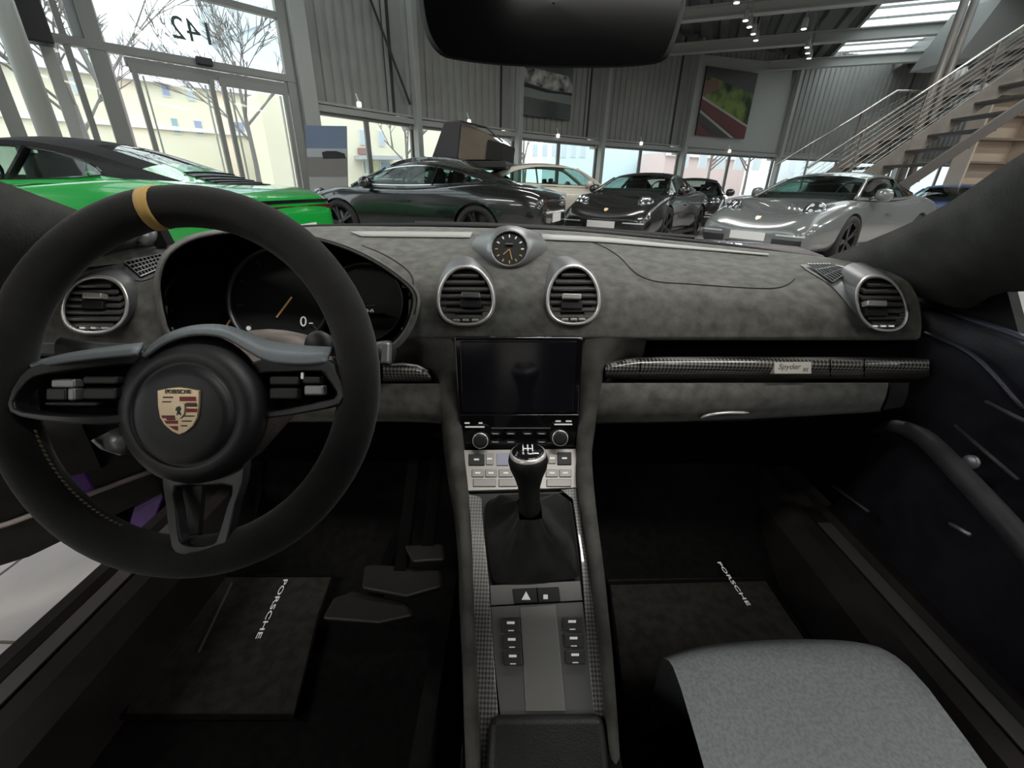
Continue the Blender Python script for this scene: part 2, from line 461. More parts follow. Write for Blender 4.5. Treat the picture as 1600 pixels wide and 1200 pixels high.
# door sensor box on the transom
p = onF(319, 96, .12); q = B(); q.box(tuple(p), (.26, .12, .12), rotF)
tag(q.build('door_sensor', m_dark, bevel=.01), 'small black sensor box on the transom above the glass doors', 'sensor')
# house number on the outside of the glass, read from behind
P0 = onF(302, 50, -.02); txt = text('house_number', '142', .50, mat('number_grey', (.10, .11, .12), .5), frame(P0, -d, (0, 0, 1)), depth=.006, font_scale=.95)
tag(txt, 'grey house number on the upper glass, seen mirrored from inside', 'lettering')
# big round column and duct at the far left
p = onF(48, 130, 1.2)
q = B(); q.tube([(p.x, p.y, 0), (p.x, p.y, CEIL)], .14, 20); struct(q.build('column', m_steel, smooth=True))
p = onF(88, 120, .35); q = B(); q.box((p.x, p.y, CEIL / 2), (.16, .16, CEIL), rotF); struct(q.build('column', m_steel, bevel=.01))
p = onF(46, 66, .75); q = B(); q.box((p.x, p.y, p.z + .8), (.55, .3, 1.6), rotF)
tag(q.build('air_duct', mat('duct_black', (.012, .012, .013), .5), bevel=.03), 'black box duct hanging beside the round column at the entrance', 'duct')
# column where entrance front and sheet metal wall meet
p = FP[3] + n * .05; q = B(); q.box((p.x, p.y, CEIL / 2), (.34, .3, CEIL), rotF); struct(q.build('column', m_steel, bevel=.01))

# --- other walls (behind and beside the photographer) so the hall is a hall
for nm, a, c_ in (('wall_front', (-14.5, -10, 0), (24, -10, 0)), ('wall_right', (24, -10, 0), (24, 24, 0)), ('wall_west', (-14.5, -10, 0), (-14.5, -2, 0))):
    a, c_ = V(a), V(c_); dd = (c_ - a).normalized(); q = B(); q.bar(a + V((0, 0, CEIL / 2)), c_ + V((0, 0, CEIL / 2)), .1, CEIL)
    struct(q.build(nm, mat('hall_wall', (.35, .35, .33), .6)))

# --- roof: ribbed deck, beams, rooflights
E1, E2 = V((.93, -.37, 0)).normalized(), V((.37, .93, 0)).normalized()
m_deck = mat('roof_deck', (.12, .123, .116), .5)
m_beam = mat('roof_beam', (.42, .43, .41), .45)
deck_root = struct(empty('ceiling', (0, 0, CEIL)))
SK = [(-9.5, -6.5), (3.6, 6.5)]  # first strip: unseen rooflight added for symmetrical lighting
def clip(bm_):          # the roof ends at the curved front
    for i in range(len(FP) - 1):
        d_, n_ = facing(FP[i], FP[i + 1])
        bmesh.ops.bisect_plane(bm_, geom=bm_.verts[:] + bm_.edges[:] + bm_.faces[:], plane_co=FP[i] - n_ * .25, plane_no=-n_, clear_outer=True)
def deck(e0, e1_):
    prof = []; x = e0
    while x < e1_:
        prof += [(x, 0), (x + .26, 0), (x + .32, .14), (x + .54, .14)]; x += .6
    prof = [p for p in prof if p[0] < e1_] + [(e1_, 0)]
    q = B(); q.grid([[E1 * x + E2 * y + V((0, 0, CEIL + z)) for x, z in prof] for y in (-24, 28)])
    clip(q.bm); o = q.build('roof_deck', m_deck, deck_root); o['kind'] = 'structure'
deck(-26, SK[0][0]); deck(SK[0][1], SK[1][0]); deck(SK[1][1], 30)
for k, (a, c_) in enumerate(SK):
    q = B()
    for sgn in (a, c_): q.bar(E1 * sgn + E2 * -24 + V((0, 0, CEIL + .1)), E1 * sgn + E2 * 28 + V((0, 0, CEIL + .1)), .1, .5)
    for y in range(-24, 29, 1): q.bar(E1 * a + E2 * y + V((0, 0, CEIL + .3)), E1 * c_ + E2 * y + V((0, 0, CEIL + .3)), .04, .06)
    clip(q.bm); o = q.build('rooflight_frame', m_alu, deck_root)
    nw += 1
    q = B(); q.box(tuple(E1 * (a + c_) / 2 + E2 * 2 + V((0, 0, CEIL + .36))), (c_ - a, 52, .02), Matrix.Rotation(math.atan2(E1.y, E1.x), 3, 'Z'))
    clip(q.bm); struct(q.build('window_%d' % nw, glass_mat('rooflight_glass', (.85, .88, .88), .3)))
for k in range(-5, 8):
    y = 22.8 + (k - 7) * 3.3
    q = B()
    for zz, w, h in ((5.30, .26, .03), (5.44, .03, .28), (5.58, .26, .03)):
        q.bar(E1 * -26 + E2 * y + V((0, 0, zz + .1)), E1 * 30 + E2 * y + V((0, 0, zz + .1)), w, h)
    clip(q.bm)
    if len(q.bm.verts): o = q.build('trim_%d' % (k + 6), m_beam); struct(o)
# --- ceiling spotlights hanging in short rows under the beams
m_spot = mat('spot_lens', (.8, .8, .8), .3, emis=(1, .96, .9), estr=6)
def spots(pix, z, label, where):
    for i, (px, py) in enumerate(pix):
        p = Gz(px, py, z); r = empty('ceiling_spotlight', p)
        tag(r, label % where[i], 'spotlight', 'ceiling spotlights in the row of %d' % len(pix))
        q = B(); q.lathe([(.035, .24), (.06, .2), (.075, .02), (.07, 0)], p, (0, 0, 1), 12, cap=True); q.build('lamp_housing', m_steel, r, smooth=True)
        q = B(); q.lathe([(.062, -.012), (.062, -.004)], p, (0, 0, 1), 12); q.build('lamp_lens', m_spot, r)
        q = B(); q.tube([p + V((0, 0, .24)), (p.x, p.y, CEIL - .02)], .014, 6); q.build('lamp_stem', m_steel, r)
spots([(1165, 32), (1171, 42), (1177, 53), (1181, 63)], 5.0, '%s of the row of four white ceiling spotlights under the roof beams', ('topmost', 'second from the top', 'third from the top', 'lowest'))
spots([(1261, 74), (1262, 83), (1264, 91)], 5.0, '%s of the row of three white ceiling spotlights right of the race track picture', ('topmost', 'middle one', 'lowest'))
for (px, py, z, lab) in ((1151, 4, 4.9, 'single white ceiling spotlight beside the top of the mirror'), (1256, 45, 5.0, 'dim single ceiling spotlight on the beam left of the rooflight')):
    p = Gz(px, py, z); r = empty('ceiling_spotlight', p); tag(r, lab, 'spotlight')
    q = B(); q.lathe([(.05, .24), (.075, .18), (.08, .02), (.07, 0)], p, (0, 0, 1), 12); q.build('lamp_housing', m_steel, r, smooth=True)
    q = B(); q.lathe([(.062, -.012), (.062, -.004)], p, (0, 0, 1), 12); q.build('lamp_lens', m_spot, r)
    q = B(); q.tube([p + V((0, 0, .24)), (p.x, p.y, CEIL - .02)], .014, 6); q.build('lamp_stem', m_steel, r)

# --- staircase at the right
ms_ = noise_mat('stair_steel', (.15, .138, .124), (.19, .175, .158), 3, .4, spec=.5)
m_hand = mat('steel_handrail', (.62, .60, .56), .22, .9)
m_wire = mat('steel_wire', (.25, .235, .215), .4, .5)
YS, YB, YF = 11.0, 12.4, 9.75
st = empty('staircase', (7.4, YS, 0)); tag(st, 'grey steel staircase with wire railing rising to the right', 'staircase')
a0, a1 = W(1350, 290, YS), W(1600, 118, YS); dirS = (a1 - a0).normalized(); 
def onst(x, y, off=0):      # a point over the stringer line at x
    k = (x - a0.x) / dirS.x; return V((x, y, a0.z + dirS.z * k + off))
x_lo = a0.x - a0.z * dirS.x / dirS.z; x_hi = 14.2
for y in (YS, YB):
    q = B(); q.bar(onst(x_lo, y, .14), onst(x_hi, y, .14), .05, .36, up=(0, 0, 1)); q.build('stringer', ms_, st, bevel=.004)
q = B(); q.bar(onst(x_lo, YF, .08), onst(x_hi, YF, .08), .05, .2, up=(0, 0, 1)); q.build('stringer', mat('stringer_dark', (.06, .055, .05), .5), st, bevel=.004)
nst = 20
for k in range(nst):
    x = x_lo + .25 + k * (x_hi - x_lo - .2) / nst; p = onst(x, 0, .12)
    q = B(); q.box((p.x + .1, (YF + YB) / 2, p.z), (.31, YB - YF - .06, .045)); q.build('tread', mat('stair_tread', (.05, .046, .042), .5), st, bevel=.004)
r1a, r1b = W(1262, 262, YS), W(1600, 40, YS)
dR = (r1b - r1a); 
def rail_line(y, pa, pb, ext=0.0):
    return pa, pb + (pb - pa) * ext
q = B(); q.tube([r1a, r1b + dR * .8], .026, 10); q.build('handrail', m_hand, st, smooth=True)
r2a, r2b, r2c = W(1212, 258, YB), W(1402, 142, YB), W(1470, 143, YB)
q = B(); q.tube([r2a, r2b, r2c], .026, 10); q.build('handrail', m_hand, st, smooth=True)
r3 = [W(1485, 141, YB), W(1560, 124, YB), W(1600, 97, YB), W(1660, 55, YB)]
q = B(); q.tube(r3, .026, 10); q.build('handrail', m_hand, st, smooth=True)
def zr(x, pa, pb): return pa.z + (pb.z - pa.z) * (x - pa.x) / (pb.x - pa.x)
for x in (7.6, 8.7, 9.8, 10.9, 12.0, 13.1):
    q = B(); q.bar(onst(x, YS, .1), V((x, YS, zr(x, r1a, r1b))), .06, .02, up=(1, 0, 0)); q.build('baluster', ms_, st)
for x in (7.4, 8.4, 9.4):
    q = B(); q.bar(onst(x, YB, .1), V((x, YB, min(zr(x, r2a, r2b), r2b.z))), .06, .02, up=(1, 0, 0)); q.build('baluster', ms_, st)
for k in range(1, 9):
    f_ = k / 9.0
    q = B(); A_, B_ = onst(7.3, YS, .32), onst(x_hi, YS, .32); C_, D_ = V((7.3, YS, zr(7.3, r1a, r1b))), V((x_hi, YS, zr(x_hi, r1a, r1b)))
    q.tube([A_.lerp(C_, f_), B_.lerp(D_, f_)], .006, 5); q.build('railing_wire', m_wire, st)
    q = B(); A_, B_ = onst(7.3, YB, .32), onst(9.4, YB, .32); C_, D_ = V((7.3, YB, zr(7.3, r2a, r2b))), V((9.4, YB, r2b.z))
    q.tube([A_.lerp(C_, f_), B_.lerp(D_, f_)], .006, 5); q.build('railing_wire', m_wire, st)
# twin pipe column beside the stairs
for dx in (0, 14):
    p = W(1418 + dx, 250, 11.6)
    q = B(); q.tube([(p.x, p.y, 0), (p.x, p.y, CEIL)], .075, 14); struct(q.build('column', ms_, smooth=True))
# upper flight and gallery at the top right
gal = B(); gal.prism([W(1494, 92, 13.0), W(1574, -12, 13.0), W(1640, -12, 13.0), W(1640, 10, 13.0), W(1530, 92, 13.0)], (0, 1.4, 0)); struct(gal.build('trim_20', mat('gallery_grey', (.22, .22, .21), .5), bevel=.01))
gal = B(); gal.prism([W(1532, 95, 13.6), W(1680, -10, 13.6), W(1720, 60, 13.6), W(1700, 150, 13.6), W(1570, 150, 13.6)], (0, .2, 0)); struct(gal.build('gallery_parapet', mat('parapet_grey', (.25, .245, .23), .5)))
gal = B(); gal.prism([W(1552, 52, 13.4), W(1640, 24, 13.4), W(1640, 46, 13.4), W(1546, 56, 13.4)], (0, .1, 0)); struct(gal.build('trim_21', m_white))
# beige shelving wall under the gallery
r = empty('shelf_wall', (15.4, 13.2, 0)); tag(r, 'beige shelving unit under the gallery behind the staircase', 'shelving')
mb_ = mat('beige_board', (.62, .53, .43), .5)
pA, pB = W(1492, 250, 13.4), W(1592, 235, 13.2)
q = B(); q.box(((pA.x + pB.x) / 2, 13.45, 1.7), (pB.x - pA.x, .06, 3.4)); q.build('back_board', mb_, r)
for z in (.05, .75, 1.3, 1.85, 2.4, 2.95, 3.38):
    q = B(); q.box(((pA.x + pB.x) / 2, 13.2, z), (pB.x - pA.x, .46, .05)); q.build('shelf', mat('shelf_brown', (.22, .18, .14), .5), r)
for x in (pA.x, pB.x):
    q = B(); q.box((x, 13.2, 1.7), (.05, .5, 3.4)); q.build('side_board', mb_, r)

# ================================================================== OUTSIDE
m_street = noise_mat('street', (.33, .33, .34), (.42, .42, .43), .6, .9)
q = B(); q.box((0, 30, -.12), (160, 140, .1)); struct(q.build('street_ground', m_street))
def house(name, label, a, c_, h, m, depth=2.5):
    a, c_ = V((*a, 0)), V((*c_, 0)); dd, nn = facing(a, c_)
    r = empty(name, a); tag(r, label, 'building')
    q = B(); q.prism([a, c_, c_ - nn * depth, a - nn * depth], (0, 0, h)); q.build('house_wall', m, r)
    return r, a, c_, dd, nn
def opening(r, a, nn, px0, py0, px1, py1, m, mf=None):
    p, q2 = PL(px0, py0, a + nn * .03, nn), PL(px1, py1, a + nn * .03, nn)
    dd = V((-nn.y, nn.x, 0)); w = (q2 - p).dot(dd); cc = (p + q2) / 2
    rt = Matrix.Rotation(math.atan2(dd.y, dd.x), 3, 'Z'); hh = abs(p.z - q2.z); w = abs(w)
    q = B()
    q.box(tuple(cc), (w, .08, hh), rt)
    wo = q.build('house_window', mf or mat('window_white', (.8, .8, .8), .5), r)
    q = B(); q.box(tuple(cc + nn * .045), (w * .84, .02, hh * .88), rt); q.build('pane', m, wo)
m_yel = noise_mat('yellow_render', (.82, .76, .60), (.85, .80, .66), .4, .8)
m_wb = mat('window_lavender', (.36, .40, .56), .2); m_wt = mat('window_teal', (.33, .46, .50), .2); m_wp = mat('window_pale', (.58, .64, .70), .2)
r, a, c_, dd, nn = house('apartment_house', 'yellow apartment house with lavender windows outside the entrance doors', (-36, 8), (-10.5, 29.5), 5.0, m_yel)
for w in ((248, 125, 268, 152, m_wb), (288, 131, 306, 158, m_wp), (265, 183, 283, 210, m_wt), (301, 187, 320, 212, m_wb), (344, 128, 372, 149, m_wp), (356, 188, 386, 216, m_wb), (392, 138, 408, 160, m_wp),
          (40, 160, 62, 200, m_wp), (6, 150, 26, 186, m_wp), (404, 196, 424, 220, m_wp), (108, 120, 124, 148, m_wp), (116, 186, 132, 206, mat('window_pinkish', (.5, .36, .34), .4))): opening(r, a, nn, *w)
q = B(); q.bar(a + nn * .1 + V((0, 0, 3.2)), c_ + nn * .1 + V((0, 0, 3.2)), .15, .18); q.build('house_ledge', mat('ledge_white', (.85, .83, .78), .6), r)
q = B(); q.prism([a + nn * .4 + V((0, 0, 5.0)), a - nn * 1.2 + V((0, 0, 6.8)), a - nn * 2.9 + V((0, 0, 5.0))], c_ - a); q.build('house_roof', mat('roof_grey', (.6, .61, .68), .8), r)
# pale blank tower behind the upper glass
r, a, c_, dd, nn = house('blank_tower', 'blank pale blue building behind the upper entrance glass', tuple(W(316, 60, 32).xy), tuple(W(462, 60, 34).xy), 19, mat('tower_pale', (.60, .68, .75), .7), 3)
q = B(); q.bar(PL(328, 69, a + nn * .1, nn), PL(412, 38, a + nn * .1, nn), .06, .06); q.build('facade_joint', mat('joint_grey', (.3, .33, .36), .6), r)
# corner house behind the window band
r, a, c_, dd, nn = house('corner_house', 'yellow corner house with a shopfront seen beside the grey banner stand', (-11.6, 22.5), (-4.2, 30.0), 4.5, m_yel)
for w in ((560, 201, 572, 227, m_wp), (590, 203, 602, 229, m_wp), (566, 250, 572, 272, m_wt), (577, 249, 591, 272, mat('window_yellow', (.72, .74, .40), .4)), (593, 252, 612, 272, m_wt)): opening(r, a, nn, *w)
q = B(); q.bar(PL(560, 246, a + nn * .5, nn), PL(622, 247, a + nn * .5, nn), 1.0, .18); q.build('shop_awning', mat('awning_grey', (.5, .5, .52), .6), r)
q = B(); q.bar(PL(560, 236, a + nn * .1, nn), PL(580, 237, a + nn * .1, nn), .1, .3); q.build('shop_sign', mat('sign_brown', (.33, .2, .18), .6), r)
r, a, c_, dd, nn = house('red_house', 'red and white striped house at the left end of the window band', tuple(W(486, 180, 28).xy), tuple(W(548, 185, 30).xy), 6.2, mat('red_render', (.62, .26, .24), .7))
for k in range(5):
    opening(r, a, nn, 491 + k * 10, 170, 496 + k * 10, 190, mat('white_stripe', (.85, .83, .82), .6))
r, a, c_, dd, nn = house('pale_blue_house', 'pale blue house with many windows behind the white car', (2.6, 34), (12.2, 37), 8, mat('blue_render', (.66, .80, .86), .7))
for k in range(6): opening(r, a, nn, 832 + k * 15, 224, 840 + k * 15, 246, m_wp)
r, a, c_, dd, nn = house('brick_house', 'low red brick building with a white roof edge beyond the window band', (10.0, 33), (17, 36), 3.4, mat('brick_red', (.74, .56, .53), .8))
q = B(); q.bar(a + nn * .1 + V((0, 0, 3.4)), c_ + nn * .1 + V((0, 0, 3.4)), .4, .4); q.build('house_roof', mat('roof_white', (.85, .85, .85), .7), r)
r, a, c_, dd, nn = house('long_block', 'long white apartment block far behind the staircase end', (19, 33), (52, 37), 9, mat('block_white', (.70, .74, .77), .7))
for k in range(12): opening(r, a, nn, 1066 + k * 28, 240 + k * 1.2, 1074 + k * 28, 262 + k * 1.2, mat('window_grey', (.66, .70, .73), .3))
# bare street trees
m_bark = mat('bark', (.24, .22, .21), .9)
def tree(p, h, label, seed, spread=1.0, lean=0):
    rn = random.Random(seed); r = empty('street_tree', p); tag(r, label, 'tree')
    q = B(); p = V(p); top = p + V((lean, 0, h * .45)); q.tube([p, p.lerp(top, .5) + V((.04, 0, 0)), top], [.10, .08, .065], 7); q.build('trunk', m_bark, r)
    q = B(); stack = [(top, V((lean * .1, 0, 1)), h * .24, .06, 0)]
    for k in range(4):
        ang = rn.uniform(0, 6.28); stack.append((p.lerp(top, .75 + .08 * k), V((math.cos(ang) * .8, math.sin(ang) * .8, .8)).normalized(), h * .26, .045, 0))
    while stack:
        s_, dr, ln, rad, lv = stack.pop(); e = s_ + dr * ln
        q.tube([s_, e], [rad, rad * .6], 5, cap=False)
        if lv < 4:
            for k in range(3):
                nd = (dr + V((rn.uniform(-1, 1), rn.uniform(-1, 1), rn.uniform(-.3, .7))) * .62 * spread).normalized()
                stack.append((s_.lerp(e, rn.uniform(.55, 1)), nd, ln * rn.uniform(.6, .82), max(.012, rad * .55), lv + 1))
    q.build('branches', m_bark, r)
P_ = lambda px, py, y: (W(px, py, y).x, y, 0)
tree(P_(228, 240, 14.5), 9.5, 'bare tree with a leaning trunk outside the left glass door', 3, 1.0, -1.0)
tree(P_(200, 200, 17.5), 14, 'tall bare tree whose twigs fill the upper entrance glass', 5, 1.2)
tree(P_(395, 240, 17.0), 6.5, 'bare tree outside the right glass door', 9)
tree(P_(20, 200, 12.0), 7.5, 'bare tree behind the far left glass', 11)
tree(P_(130, 205, 13.5), 6.0, 'bare bushy tree between the entrance posts', 13, 1.3)
tree(P_(636, 250, 24), 5.6, 'small bare tree beside the yellow corner house', 17, 1.2)
tree(P_(818, 240, 25), 5.6, 'small bare tree in front of the pale blue house', 19, 1.2)
tree(P_(1110, 255, 28), 6.2, 'small bare tree left of the staircase foot', 23, 1.2)
tree(P_(1170, 255, 27), 6.2, 'second bare tree left of the staircase foot', 29, 1.2)
# ================================================================== CARS IN THE HALL
m_glass_car = glass_mat('car_glass', (.58, .70, .66), .8)
m_tyre = mat('tyre_rubber', (.012, .012, .012), .75)
m_rim_dark = mat('dark_rim', (.05, .05, .052), .3, .8)
m_blk = mat('black_plastic', (.012, .012, .013), .45)
m_gloss_blk = mat('gloss_black', (.006, .006, .007), .12, coat=1)
m_cabin = mat('car_cabin', (.03, .03, .03), .7)
m_plate = mat('plate_white', (.72, .72, .72), .5)
m_head = mat('headlight_dark', (.10, .11, .12), .15, .6, coat=1)
m_led = mat('headlight_lens', (.75, .78, .8), .1, .3, coat=1)
m_tail = mat('tail_lamp_red', (.09, .004, .006), .15, coat=1)
m_chrome = mat('chrome', (.75, .75, .74), .12, 1.0)

def body_mesh(kind='coupe'):
    """closed lower body, long axis x (nose +), from stations: x, z_bottom, half width, z of fender crest, half width of crest, z centre"""
    if kind == 'coupe':
        St = [(-2.25, .42, .62, .66, .50, .68), (-2.21, .27, .80, .80, .62, .82), (-2.08, .21, .88, .885, .68, .90), (-1.80, .18, .925, .94, .70, .945), (-1.25, .16, .935, .972, .71, .965), (-.70, .15, .905, .935, .73, .94),
              (-.1, .15, .865, .885, .76, .90), (.55, .15, .865, .875, .77, .90), (.95, .155, .885, .885, .745, .895), (1.30, .16, .895, .885, .70, .815), (1.62, .17, .885, .825, .665, .74), (1.92, .18, .85, .735, .60, .665), (2.12, .18, .825, .655, .56, .59), (2.23, .20, .76, .56, .52, .51), (2.275, .28, .68, .47, .48, .46)]
    else:
        St = [(-2.35, .55, .70, .86, .6, .88), (-2.30, .32, .88, 1.0, .7, 1.02), (-2.1, .26, .95, 1.04, .78, 1.05), (-1.4, .24, .97, 1.05, .80, 1.06), (-.6, .24, .95, 1.04, .80, 1.05), (.4, .24, .95, 1.03, .80, 1.05),
              (1.0, .24, .97, 1.03, .80, 1.06), (1.6, .25, .96, .99, .76, 1.0), (2.1, .28, .90, .88, .68, .88), (2.32, .34, .78, .74, .55, .74), (2.36, .4, .7, .66, .5, .66)]
    rows = []
    for x, zb, w, zf, wf, zc in St:
        zm = zb + (zf - zb) * .48
        h = [(0, zb), (w * .8, zb), (w * .965, zb + (zf - zb) * .12), (w, zm), (w * .985, zb + (zf - zb) * .75), ((w + wf) / 2 + .03, zf - .015), (wf, zf), (wf * .62, zf * .35 + zc * .65), (0, zc)]
        rows.append([V((x, y, z)) for y, z in h] + [V((x, -y, z)) for y, z in h[-2:0:-1]])
    rows = [list(r) for r in zip(*[cr([rows[i][j] for i in range(len(rows))], 3) for j in range(len(rows[0]))])]
    b = B(); vs = b.grid(rows, close_u=True); b.bm.faces.new(vs[0][::-1]); b.bm.faces.new(vs[-1])
    bmesh.ops.recalc_face_normals(b.bm, faces=b.bm.faces)
    me = bpy.data.meshes.new('body'); b.bm.to_mesh(me); b.bm.free()
    o = bpy.data.objects.new('body', me); COL.objects.link(o)
    o.modifiers.new('s', 'SUBSURF').levels = 1
    ax = (1.22, -1.22) if kind == 'coupe' else (1.45, -1.42)
    R = .375 if kind == 'coupe' else .42
    cutters = []
    cb = B()
    for x in ax:
        for sg in (-1, 1): cb.lathe([(R, 0), (R, .32)], (x, sg * 1.05, .345), (0, -sg, 0), 32)
    bmesh.ops.recalc_face_normals(cb.bm, faces=cb.bm.faces)
    cme = bpy.data.meshes.new('cut'); cb.bm.to_mesh(cme); cb.bm.free(); co = bpy.data.objects.new('cut', cme); COL.objects.link(co)
    md = o.modifiers.new('b', 'BOOLEAN'); md.object = co; md.operation = 'DIFFERENCE'; md.solver = 'EXACT'
    dg = bpy.context.evaluated_depsgraph_get(); dg.update()
    out = bpy.data.meshes.new_from_object(o.evaluated_get(dg))
    bpy.data.objects.remove(o); bpy.data.objects.remove(co)
    out.materials.clear()
    # smooth except across sharp edges
    out.polygons.foreach_set('use_smooth', [True] * len(out.polygons))
    bm = bmesh.new(); bm.from_mesh(out)
    for e in bm.edges:
        if len(e.link_faces) == 2 and e.calc_face_angle(0) > .7: e.smooth = False
    bm.to_mesh(out); bm.free()
    return out
BODY = {k: body_mesh(k) for k in ('coupe', 'tall')}
from mathutils.bvhtree import BVHTree
_bm = bmesh.new(); _bm.from_mesh(BODY['coupe']); BODYV = BVHTree.FromBMesh(_bm); _bm.free()
def patch(sgn, y0, y1, z0, z1, off=.006):
    rows = []
    for k in range(4):
        r_ = []
        for i in range(9):
            h_ = BODYV.ray_cast(V((4, sgn * (y0 + (y1 - y0) * i / 8), z0 + (z1 - z0) * k / 3)), V((-1, 0, 0)))
            r_.append(h_[0] + V((off, 0, 0)))
        rows.append(r_)
    return rows
def mirror(P): return [V((p.x, -p.y, p.z)) for p in P]
GH = dict(coupe=dict(
    A=[(1.02, .735, .895), (.74, .66, 1.03), (.44, .575, 1.165)],
    rail=[(.44, .575, 1.165), (.12, .555, 1.232), (-.3, .55, 1.243), (-.75, .545, 1.185), (-1.15, .54, 1.075), (-1.55, .56, .965), (-1.85, .60, .90)],
    top=[(.36, 1.225), (.08, 1.285), (-.3, 1.295), (-.72, 1.24), (-1.12, 1.135), (-1.55, 1.005), (-1.88, .92)],
    belt=[(1.02, .75, .885), (.5, .79, .885), (.1, .80, .89), (-.3, .80, .90), (-.75, .80, .92), (-1.15, .79, .935), (-1.5, .74, .93), (-1.85, .66, .885)],
    lo=[(.86, .725, .93), (.5, .765, .925), (.1, .775, .925), (-.3, .778, .935), (-.75, .765, .96), (-1.05, .735, .985), (-1.24, .68, 1.005)],
    hi=[(.80, .70, .975), (.47, .60, 1.135), (.12, .575, 1.195), (-.3, .57, 1.205), (-.75, .58, 1.145), (-1.05, .61, 1.07), (-1.24, .672, 1.012)],
    cowl=.985, wtop=.37, rear=(-.92, -1.62)),
  tall=dict(
    A=[(.95, .80, 1.05), (.62, .71, 1.27), (.25, .62, 1.47)],
    rail=[(.25, .62, 1.47), (-.2, .62, 1.53), (-.8, .62, 1.54), (-1.4, .61, 1.48), (-1.85, .62, 1.33), (-2.2, .66, 1.10)],
    top=[(.20, 1.52), (-.2, 1.585), (-.8, 1.60), (-1.4, 1.54), (-1.9, 1.38), (-2.25, 1.08)],
    belt=[(.95, .82, 1.03), (.4, .87, 1.03), (-.2, .88, 1.04), (-.8, .88, 1.05), (-1.4, .87, 1.06), (-1.85, .83, 1.07), (-2.2, .72, 1.06)],
    lo=[(.78, .785, 1.09), (.4, .845, 1.08), (-.2, .85, 1.085), (-.8, .85, 1.095), (-1.3, .84, 1.11), (-1.6, .80, 1.14), (-1.8, .76, 1.17)],
    hi=[(.72, .765, 1.14), (.25, .655, 1.42), (-.2, .65, 1.48), (-.8, .65, 1.48), (-1.3, .66, 1.40), (-1.6, .69, 1.29), (-1.8, .75, 1.185)],
    cowl=.93, wtop=.2, rear=(-1.5, -2.05)))
GH['cabrio'] = dict(GH['coupe'])
GH['cabrio'].update(lo=[(.86, .725, .93), (.5, .765, .925), (.2, .775, .925), (-.2, .778, .935), (-.6, .77, .95), (-.92, .755, .972), (-1.05, .735, .985)],
    hi=[(.80, .70, .975), (.47, .60, 1.135), (.2, .582, 1.185), (-.2, .572, 1.20), (-.6, .59, 1.155), (-.92, .645, 1.075), (-1.05, .71, 1.01)], rear=(-.80, -1.24),
    top=[(.36, 1.225), (.08, 1.29), (-.3, 1.31), (-.72, 1.255), (-1.12, 1.14), (-1.55, 1.0), (-1.88, .92)])
